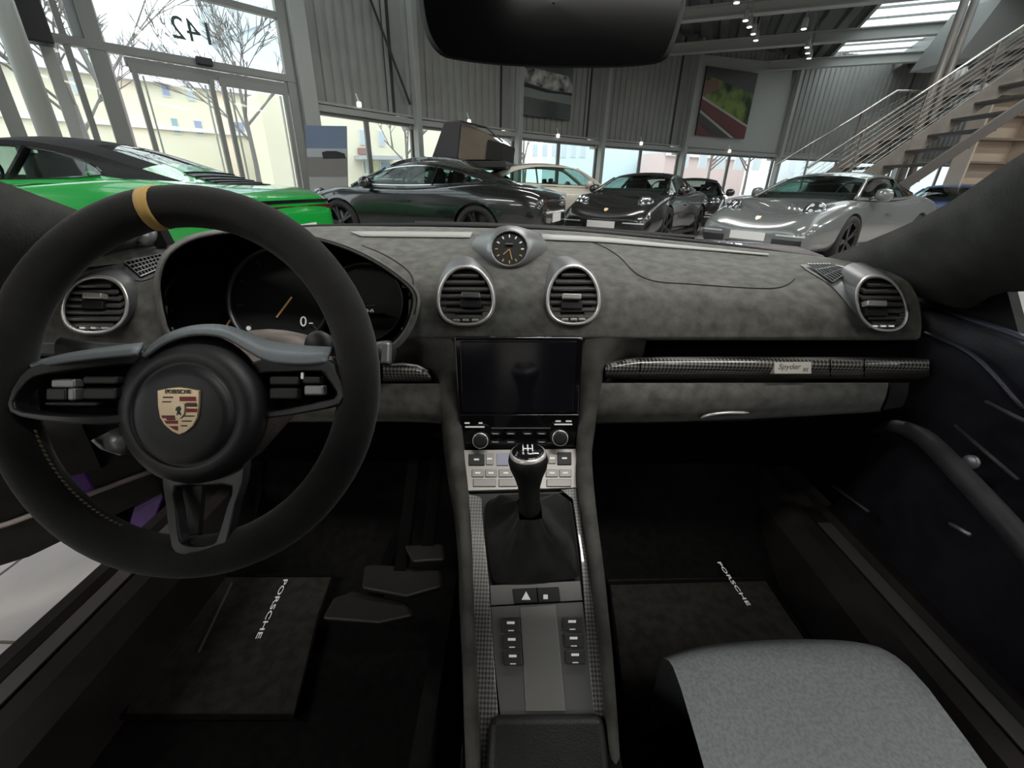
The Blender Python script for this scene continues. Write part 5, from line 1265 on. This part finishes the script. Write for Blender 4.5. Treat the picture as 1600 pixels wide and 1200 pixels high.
# ------------------------------------------------------------------ mirror
mi = [(654, -20), (657, 20), (667, 58), (688, 86), (720, 95), (780, 102), (865, 106), (950, 106), (1010, 102), (1038, 94), (1052, 72), (1066, 28), (1077, -30), (1066, -66), (1030, -84), (940, -94), (865, -97), (780, -95), (700, -86), (664, -64)]
mr = empty('rear_view_mirror', S(865, 5, .385)); tag(mr, 'black frameless rear view mirror hanging at the top of the windscreen', 'mirror')
cm = V((865, 5)); ml = lambda k, t: crc([S(cm.x + (x - cm.x) * k, cm.y + (y - cm.y) * k, t) for x, y in mi], 3)
b = B(); b.grid([ml(.965, .3785), ml(1.0, .382), ml(1.0, .398), ml(.9, .415), ml(.6, .425), ml(.02, .43)], close_u=True); b.build('mirror_housing', mat('mirror_black', (.004, .004, .004), .6, spec=.2), mr, smooth=True)
b = B(); b.grid([ml(.966, .3786), ml(.5, .3784), ml(.01, .3783)], close_u=True); b.build('mirror_glass', mat('mirror_dark_reflection', (.002, .002, .0022), .12, spec=.04), mr)  # reflection of the dark cabin painted in as near-black glass
b = B(); b.tube([S(865, -20, .425), S(862, -70, .50), S(860, -110, .58)], [.014, .013, .018], 12); b.build('mirror_arm', MATS['mirror_black'], mr, smooth=True)

# ------------------------------------------------------------------ windscreen, pillars, roof, doors, floor
Lb, Rb = W(262, 381, .86), W(1290, 403, .86)
Rt = V((.50, .12, 1.255)); Lt = V((-.50, .12, 1.255))
def pil(side):      # points from the foot of the windscreen up to the roof
    foot = Rb if side > 0 else Lb
    p1 = W(1600, 238, .52) if side > 0 else W(0, 283, .50)
    return foot, p1
Rf, R1 = pil(1); Lf, L1 = pil(-1)
def ext(a, b_, k): return a + (b_ - a) * k
for side, foot, p1, low in ((1, Rf, R1, [(1428, 462, .69), (1510, 482, .64), (1572, 456, .58)]), (-1, Lf, L1, [(218, 380, .80), (95, 424, .67), (-80, 490, .50)])):
    inner = cr([foot + V((0, .02, -.01)), W(1446, 337, (foot.y + p1.y) / 2 - .02) if side > 0 else foot.lerp(p1, .5), p1, ext(foot, p1, 1.5), V((.49 * side, .08, 1.265))], 4)
    outer = cr([W(*low[0]), W(*low[1]), W(*low[2]), W(*low[2]) + (p1 - foot) * .5 + V((.02 * side, 0, -.02)), V((.60 * side, -.04, 1.19))], 4)
    mid = [a.lerp(c_, .45) + V((-.015 * side, -.012, 0)) for a, c_ in zip(inner, outer)]
    out2 = [p + V((.05 * side, .05, 0)) for p in outer]; in2 = [p + V((.035 * side, .03, -.012)) for p in inner]
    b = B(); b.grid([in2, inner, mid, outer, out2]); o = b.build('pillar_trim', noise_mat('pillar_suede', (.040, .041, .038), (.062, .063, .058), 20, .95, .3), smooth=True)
    tag(o, 'dark suede windscreen pillar trim on the %s side' % ('passenger' if side > 0 else 'driver'), 'pillar trim')
# trims at the driver's pillar foot
b = B(); b.prism([W(92, 422, .66), W(118, 388, .70), W(165, 356, .74), (W(206, 366, .77)), W(238, 388, .80), W(206, 410, .76)], (0, .03, 0)); o = b.build('pillar_foot_trim', m_alc); tag(o, 'grey suede triangle trim at the foot of the driver side pillar', 'trim')
b = B(); b.prism([W(165, 358, .745), W(214, 332, .77), W(244, 350, .80), W(262, 383, .82), W(236, 390, .805)], (0, .02, 0)); o = b.build('sail_panel', m_soft_blk); tag(o, 'black triangle panel with a round loudspeaker inside the top of the steering wheel', 'panel')
b = B(); b.lathe([(.020, 0), (.020, .006), (.015, .010), (.004, .007)], W(228, 366, .775), -FW, 18); tag(b.build('tweeter', m_galv, smooth=True), 'small round black loudspeaker seen through the top of the steering wheel', 'loudspeaker')
# windscreen glass
base = cr([Lf, W(400, 357, 1.0), W(600, 350, 1.06), W(812, 353, 1.07), W(1000, 367, 1.05), W(1150, 383, .98), Rf], 4)
hd = cr([Lt, V((-.3, .18, 1.285)), V((0, .20, 1.29)), V((.3, .18, 1.285)), Rt], 6)
n_ = len(base); hd = [hd[int(round(i * (len(hd) - 1) / (n_ - 1)))] for i in range(n_)]
rows = [[a.lerp(c_, k / 6) + V((0, .03, .03)) * math.sin(math.pi * k / 6) for a, c_ in zip(base, hd)] for k in range(7)]
b = B(); b.grid(rows); o = b.build('windscreen', glass_mat('windscreen_glass', (.96, .975, .97), .05), smooth=True); tag(o, 'clear curved windscreen above the grey dashboard', 'windscreen')
b = B(); b.tube([p + V((0, .006, -.004)) for p in base], .006, 6); o = b.build('windscreen_seal', m_soft_blk, smooth=True); tag(o, 'black rubber seal along the foot of the windscreen', 'seal')
# cowl, wipers and bonnet of this car
b = B(); b.grid([[p + V((0, .012, -.012)) for p in base], [p + V((0, .10, -.035)) for p in base]]); o = b.build('cowl', m_soft_blk); tag(o, 'black plastic cowl panel in front of the windscreen', 'cowl')
wl = empty('wiper', W(640, 352, 1.12)); tag(wl, 'black windscreen wiper lying along the foot of the glass', 'wiper')
b = B(); b.tube([W(648, 349, 1.12), W(750, 351, 1.14), W(900, 357, 1.15), W(1085, 371, 1.10)], .006, 6); b.build('wiper_blade', m_soft_blk, wl)
b = B(); b.bar(W(648, 352, 1.13), W(690, 353, 1.13), .012, .010); b.build('wiper_arm', m_soft_blk, wl)
xsb = [-.90, -.82, -.70, -.52, -.25, 0, .25, .52, .70, .82, .90]
zs = [-.25, -.09, -.036, -.050, -.060, -.065, -.060, -.050, -.036, -.09, -.25]
b = B(); b.grid([[V((x * (1 - .03 * j), y, zt + z)) for x, z in zip(xsb, zs)] for j, (y, zt) in enumerate(((1.10, .855), (1.3, .845), (1.6, .82), (1.9, .76), (2.15, .66), (2.3, .5)))]); o = b.build('bonnet', m_purple, smooth=True, subsurf=1); tag(o, 'purple bonnet and wings of this car just beyond the windscreen', 'bonnet')
# roof lining, rear wall
b = B(); b.grid([[V((x, y, 1.285 + .02 * (1 - (x / .6) ** 2) - dz)) for x in (-.60, -.3, 0, .3, .60)] for y, dz in ((.16, .0), (-.3, -.01), (-.7, .02), (-1.0, .10))]); o = b.build('roof_lining', m_alc_d, solid=-.03); tag(o, 'dark roof lining above the cabin', 'roof lining')
b = B(); b.box((0, -1.0, .68), (1.5, .06, .95)); o = b.build('rear_bulkhead', m_alc_d, bevel=.02); tag(o, 'dark rear wall of the cabin behind the seats', 'bulkhead')
# passenger door
dr = empty('passenger_door', Xp(1500, 700, .72)); tag(dr, 'black passenger door with curved armrest at the right side', 'door')
def dx(rows, name, m, nu=4, nv=4, **k):
    g_ = smooth_rows([[Xp(*q) for q in r] for r in rows], nu, nv); b = B(); b.grid(g_); return b.build(name, m, dr, smooth=True, **k)
dx([[(1432, 466, .690), (1490, 489, .715), (1600, 527, .725), (2100, 700, .73)], [(1434, 476, .67), (1492, 500, .69), (1600, 545, .70), (2100, 740, .70)], [(1434, 520, .665), (1500, 560, .685), (1600, 625, .70), (2100, 900, .70)], [(1420, 590, .67), (1490, 640, .70), (1600, 715, .715), (2100, 1080, .71)],
    [(1390, 660, .68), (1470, 730, .71), (1600, 830, .72), (2000, 1200, .72)], [(1320, 770, .70), (1430, 860, .71), (1600, 1000, .715), (1900, 1300, .715)], [(1262, 815, .72), (1370, 930, .71), (1480, 1050, .70), (1700, 1300, .70)]], 'door_card', noise_mat('door_leather', (.011, .011, .015), (.018, .018, .024), 30, .5, .2, bscale=400))
b = B(); b.tube(cr([Xp(1366, 672, .655), Xp(1392, 666, .650), (Xp(1440, 682, .640)), Xp(1500, 740, .625), Xp(1600, 850, .61), Xp(1760, 1040, .60)], 5), [.006, .007, .008, .009, .010, .011, .012, .012, .013, .013] + [.014] * 16, 12); b.build('armrest', noise_mat('armrest_leather', (.034, .031, .033), (.045, .042, .045), 30, .45), dr, smooth=True)
b = B(); b.tube(cr([Xp(1445, 520, .664), Xp(1520, 556, .672), Xp(1600, 640, .68)], 5), .0035, 6); b.build('door_seam', mat('dark_blue_leather', (.018, .018, .030), .45), dr, smooth=True)
b = B(); b.tube(cr([Xp(1478, 489, .70), Xp(1540, 508, .71), Xp(1640, 545, .715)], 5), .006, 8); b.build('sill_trim', mat('sill_trim_blue', (.035, .036, .055), .35), dr, smooth=True)
for a, c_ in (((1540, 628), (1612, 664)), ((1492, 665), (1590, 750)), ((1300, 758), (1358, 800)), ((1484, 818), (1516, 836))):
    b = B(); b.tube([Xp(*a, .66), Xp(*c_, .66)], .003, 6); b.build('door_trim_line', m_galv if a[0] == 1484 else MATS['armrest_leather'], dr, smooth=True)
b = B(); b.lathe([(.010, 0), (.010, .006), (.006, .008)], Xp(1520, 722, .655), (-1, -.3, .2), 14); b.build('door_switch', m_galv, dr, smooth=True)
b = B(); p1, p2, p3 = Xp(1575, 455, .70), Xp(1640, 440, .66), Xp(1640, 520, .72)
b = B(); b.prism([Xp(1424, 452, .70), Xp(1500, 440, .69), Xp(1600, 405, .68), Xp(1574, 456, .70), Xp(1592, 522, .72), Xp(1488, 503, .71), Xp(1424, 480, .695)], (.015, 0, 0)); b.build('sail_panel', m_soft_blk, dr)
b = B(); g_ = [[Xp(1575, 452, .70), Xp(1700, 300, .62), Xp(2000, 200, .60)], [Xp(1580, 490, .71), Xp(1750, 560, .72), Xp(2100, 690, .72)]]; b.grid(g_); b.build('side_glass', glass_mat('side_glass_tint', (.85, .9, .9), .5), dr)
# exterior mirror of the passenger side
em = empty('outside_mirror', (1.02, .50, .93)); tag(em, 'purple outside mirror seen through the passenger window', 'mirror')
b = B(); b.lathe([(.01, -.13), (.07, -.11), (.085, 0), (.07, .11), (.01, .13)], (1.02, .56, .90), (1, -.2, 0), 14); b.build('mirror_shell', m_purple, em, smooth=True)
b = B(); b.bar((.86, .60, .84), (.96, .57, .88), .05, .03); b.build('mirror_foot', m_soft_blk, em, bevel=.005)
# driver door, swung open
dd_ = empty('driver_door', (-.80, .86, .3)); tag(dd_, 'driver door with purple edge standing open at the far left', 'door')
dv = V((-math.sin(math.radians(55)), -math.cos(math.radians(55)), 0)); dn = V((dv.y, -dv.x, 0))
if dn.y > 0: dn = -dn
def dpt(s_, z, o=0): return V((-.80, .86, z)) + dv * s_ + dn * o
b = B(); b.grid([[dpt(s_, z, o) for s_, z in ((.02, .24), (.3, .165), (.7, .16), (1.1, .22), (1.12, .55), (1.1, .80), (.7, .84), (.3, .83), (.05, .80), (.0, .55))] for o in (-.09, .0)], close_u=True)
b.build('door_edge', m_purple, dd_, smooth=True)
for o_, m, nm in ((-.09, m_purple, 'door_skin'), (.0, m_lea, 'door_card')):
    b = B(); b.poly([dpt(s_, z, o_) for s_, z in ((.02, .24), (.3, .165), (.7, .16), (1.1, .22), (1.12, .55), (1.1, .80), (.7, .84), (.3, .83), (.05, .80), (.0, .55))]); b.build(nm, m, dd_, solid=.006)
b = B(); b.grid([[dpt(s_, z, o) for s_ in (.12, .4, .7, 1.0)] for z, o in ((.34, .0), (.36, .06), (.50, .06), (.54, .0))]); b.build('door_pocket', m_lea, dd_, smooth=True)
b = B(); b.tube([dpt(.04, .30, .012), dpt(.3, .262, .012), dpt(.7, .262, .012)], .006, 8); b.build('door_seal', mat('pale_seal_line', (.35, .30, .28), .4), dd_, smooth=True)
# body post between door and dashboard (painted) with hinge
bp_ = empty('door_post', (-.76, .80, .3)); tag(bp_, 'purple painted door post seen between the spokes of the steering wheel', 'door post')
b = B(); b.prism([S(196, 836, 1.02), S(222, 740, 1.04), S(252, 700, 1.05), S(262, 760, 1.05), S(232, 838, 1.03)], (0, .06, 0)); b.build('post_panel', m_purple, bp_, bevel=.004)
b = B(); b.prism([S(56, 660, .86), S(92, 655, .88), S(150, 770, .96), S(118, 800, .95)], (0, .05, 0)); b.build('post_panel', m_purple, bp_, bevel=.004)
b = B(); b.bar(S(120, 742, .95), S(228, 716, 1.0), .02, .012); b.build('hinge_arm', m_galv, bp_, bevel=.002)
b = B(); b.prism([S(138, 722, .99), S(172, 716, 1.0), S(170, 738, 1.0), S(138, 742, .99)], (0, .02, 0)); b.build('hinge', m_purple, bp_, bevel=.003)
b = B(); b.prism([S(140, 660, 1.0), S(270, 640, 1.06), S(262, 860, 1.06), S(240, 880, 1.04), S(150, 790, 1.0)], (0, .03, 0)); b.build('post_recess', m_hole, bp_)
# sills
for side in (-1, 1):
    prof = [(.725, .12), (.725, .285), (.71, .306), (.685, .31), (.676, .298), (.640, .298), (.63, .31), (.605, .305), (.585, .27), (.575, .10)]
    sl = empty('door_sill', (.7 * side, .2, .1)); tag(sl, 'dark door sill with trim strip on the %s side' % ('driver' if side < 0 else 'passenger'), 'sill')
    b = B(); b.grid([[V((x * side, y, z)) for x, z in prof] for y in (.95, .6, .2, -.3, -.9)]); b.build('sill_body', noise_mat('sill_brown', (.016, .0135, .013), (.024, .020, .019), 20, .5), sl)
    b = B(); b.prism([V((.672 * side, .70, .299)), V((.645 * side, .70, .299)), V((.645 * side, -.5, .299)), V((.672 * side, -.5, .299))], (0, 0, .004)); b.build('sill_strip', mat('sill_strip_grey', (.085, .078, .074), .4), sl, bevel=.001)
# floor of the footwells
fz = .165
for side, x0, x1, nm in ((-1, -.58, -.06, 'driver'), (1, .13, .60, 'passenger')):
    b = B(); b.grid([[V((x, y, z)) for x in (x0, (x0 + x1) / 2, x1)] for y, z in ((-.9, fz), (.2, fz), (.66, fz), (.76, fz + .05), (1.02, fz + .32), (1.06, fz + .5))])
    o = b.build('footwell_carpet', m_carpet, smooth=True); tag(o, 'black carpet of the %s footwell' % nm, 'carpet')
    b = B(); b.box(((.03 if side > 0 else .0) + side * .09, -.05, fz + .08), (.02, 1.1, .22)); o = b.build('tunnel_carpet', m_carpet); tag(o, 'black carpet on the tunnel side in the %s footwell' % nm, 'carpet')
for side, y0, nm in ((-1, .80, 'driver'), (1, -.95, 'passenger')):
    b = B(); b.box((.80 * side, (y0 + 1.12) / 2, .38), (.03, 1.12 - y0, .62)); b.box((.70 * side, 1.06, .40), (.22, .04, .60)); o = b.build('side_lining', m_carpet); tag(o, 'black side lining of the cabin on the %s side' % nm, 'lining')
b = B(); b.box((0, 1.10, .40), (1.56, .04, .62)); o = b.build('firewall', m_carpet); tag(o, 'black firewall lining under the dashboard', 'lining')
# floor mats with lettering
def fm(px): return Gz(px[0], px[1], fz + .012)
mt = empty('floor_mat', Gz(1080, 960, fz)); tag(mt, 'dark brown floor mat with white lettering in the passenger footwell', 'floor mat')
q = [fm(p) for p in ((952, 912), (1196, 906), (1262, 1002), (1330, 1110), (976, 1110), (962, 1000))]
b = B(); b.prism(q, (0, 0, -.010)); b.build('mat_cloth', m_mat, mt, bevel=.003)
b = B(); b.tube([p + V((0, 0, .001)) for p in q], .004, 6, closed=True); b.build('mat_binding', m_carpet, mt)
b = B(); b.prism([Gz(950, 908, fz + .012), Gz(1192, 903, fz + .012), W(1172, 878, .80), W(948, 882, .80)], (0, 0, -.010)); b.build('mat_toe_piece', m_mat, mt)
a_, c_ = fm((1166, 950)), fm((1122, 886)); dd0 = (c_ - a_)
text('mat_lettering', 'PORSCHE', .011, m_print, frame((a_ + c_) / 2 + V((0, 0, .012)), -dd0, V((0, 0, 1)).cross(-dd0)), mt, font_scale=2.3)
mt = empty('floor_mat', Gz(380, 980, fz)); tag(mt, 'dark brown floor mat with white lettering in the driver footwell', 'floor mat')
q = [fm(p) for p in ((330, 900), (520, 900), (500, 960), (460, 1120), (190, 1120), (268, 985))]
b = B(); b.prism(q, (0, 0, -.010)); b.build('mat_cloth', m_mat, mt, bevel=.003)
b = B(); b.tube([p + V((0, 0, .001)) for p in q], .004, 6, closed=True); b.build('mat_binding', m_carpet, mt)
b = B(); b.tube([fm((362, 912)) + V((0, 0, .001)), fm((310, 1020)) + V((0, 0, .001))], .0025, 6); b.build('mat_seam', mat('mat_seam', (.09, .08, .07), .8), mt)
a_, c_ = fm((446, 908)), fm((404, 996)); dd0 = (c_ - a_)
text('mat_lettering', 'PORSCHE', .012, m_print, frame((a_ + c_) / 2 + V((0, 0, .002)), dd0, V((0, 0, 1)).cross(dd0)), mt, font_scale=2.5)
# pedals and footrest
pd = empty('pedal_set', Gz(640, 960, fz)); tag(pd, 'dark metal pedals in the driver footwell left of the console', 'pedals')
mp = mat('pedal_grey', (.022, .020, .019), .6)
for nm, pts, z in (('accelerator_pedal', ((634, 890), (694, 886), (698, 918), (648, 922)), .30), ('brake_pedal', ((575, 926), (588, 922), (690, 930), (694, 965), (640, 984), (572, 968)), .26), ('footrest', ((530, 982), (560, 968), (640, 990), (652, 1016), (600, 1030), (514, 1022)), .22)):
    P = [Gz(x, y, z) + V((0, .0, (600 - y) * -.0002)) for x, y in pts]; b = B(); b.prism(P, (0, .01, -.02)); o = b.build(nm, mp, pd, bevel=.006)
    b = B(); c0 = sum(P, V()) / len(P); b.bar(c0 + V((0, .01, -.02)), c0 + V((0, .18, .12 if nm != 'footrest' else -.03)), .02, .02); b.build('pedal_arm', m_hole, pd)
# passenger seat cushion
st_ = empty('passenger_seat', (.36, .12, .2)); tag(st_, 'grey cloth passenger seat cushion at the bottom edge right of the console', 'seat')
rows = []
sp = [(1040, 1030), (1100, 1012), (1200, 1002), (1300, 1001), (1360, 1008), (1392, 1030)]
fr0 = [Gz(x, y, .345) for x, y in sp]
rows = [[p + V((0, .0, -.17)) for p in fr0], [p + V((0, .012, -.04)) for p in fr0], fr0, [p + V((0, -.05, .02)) for p in fr0], [p + V((0, -.25, -.005)) for p in fr0], [p + V((0, -.5, -.03)) for p in fr0]]
rows = smooth_rows(rows, 3, 3); b = B(); b.grid(rows); b.build('seat_cushion', m_seat, st_, smooth=True)
b = B(); b.box((.36, -.62, .55), (.50, .12, .75), Matrix.Rotation(.3, 3, 'X')); b.build('backrest', m_lea, st_, bevel=.05)
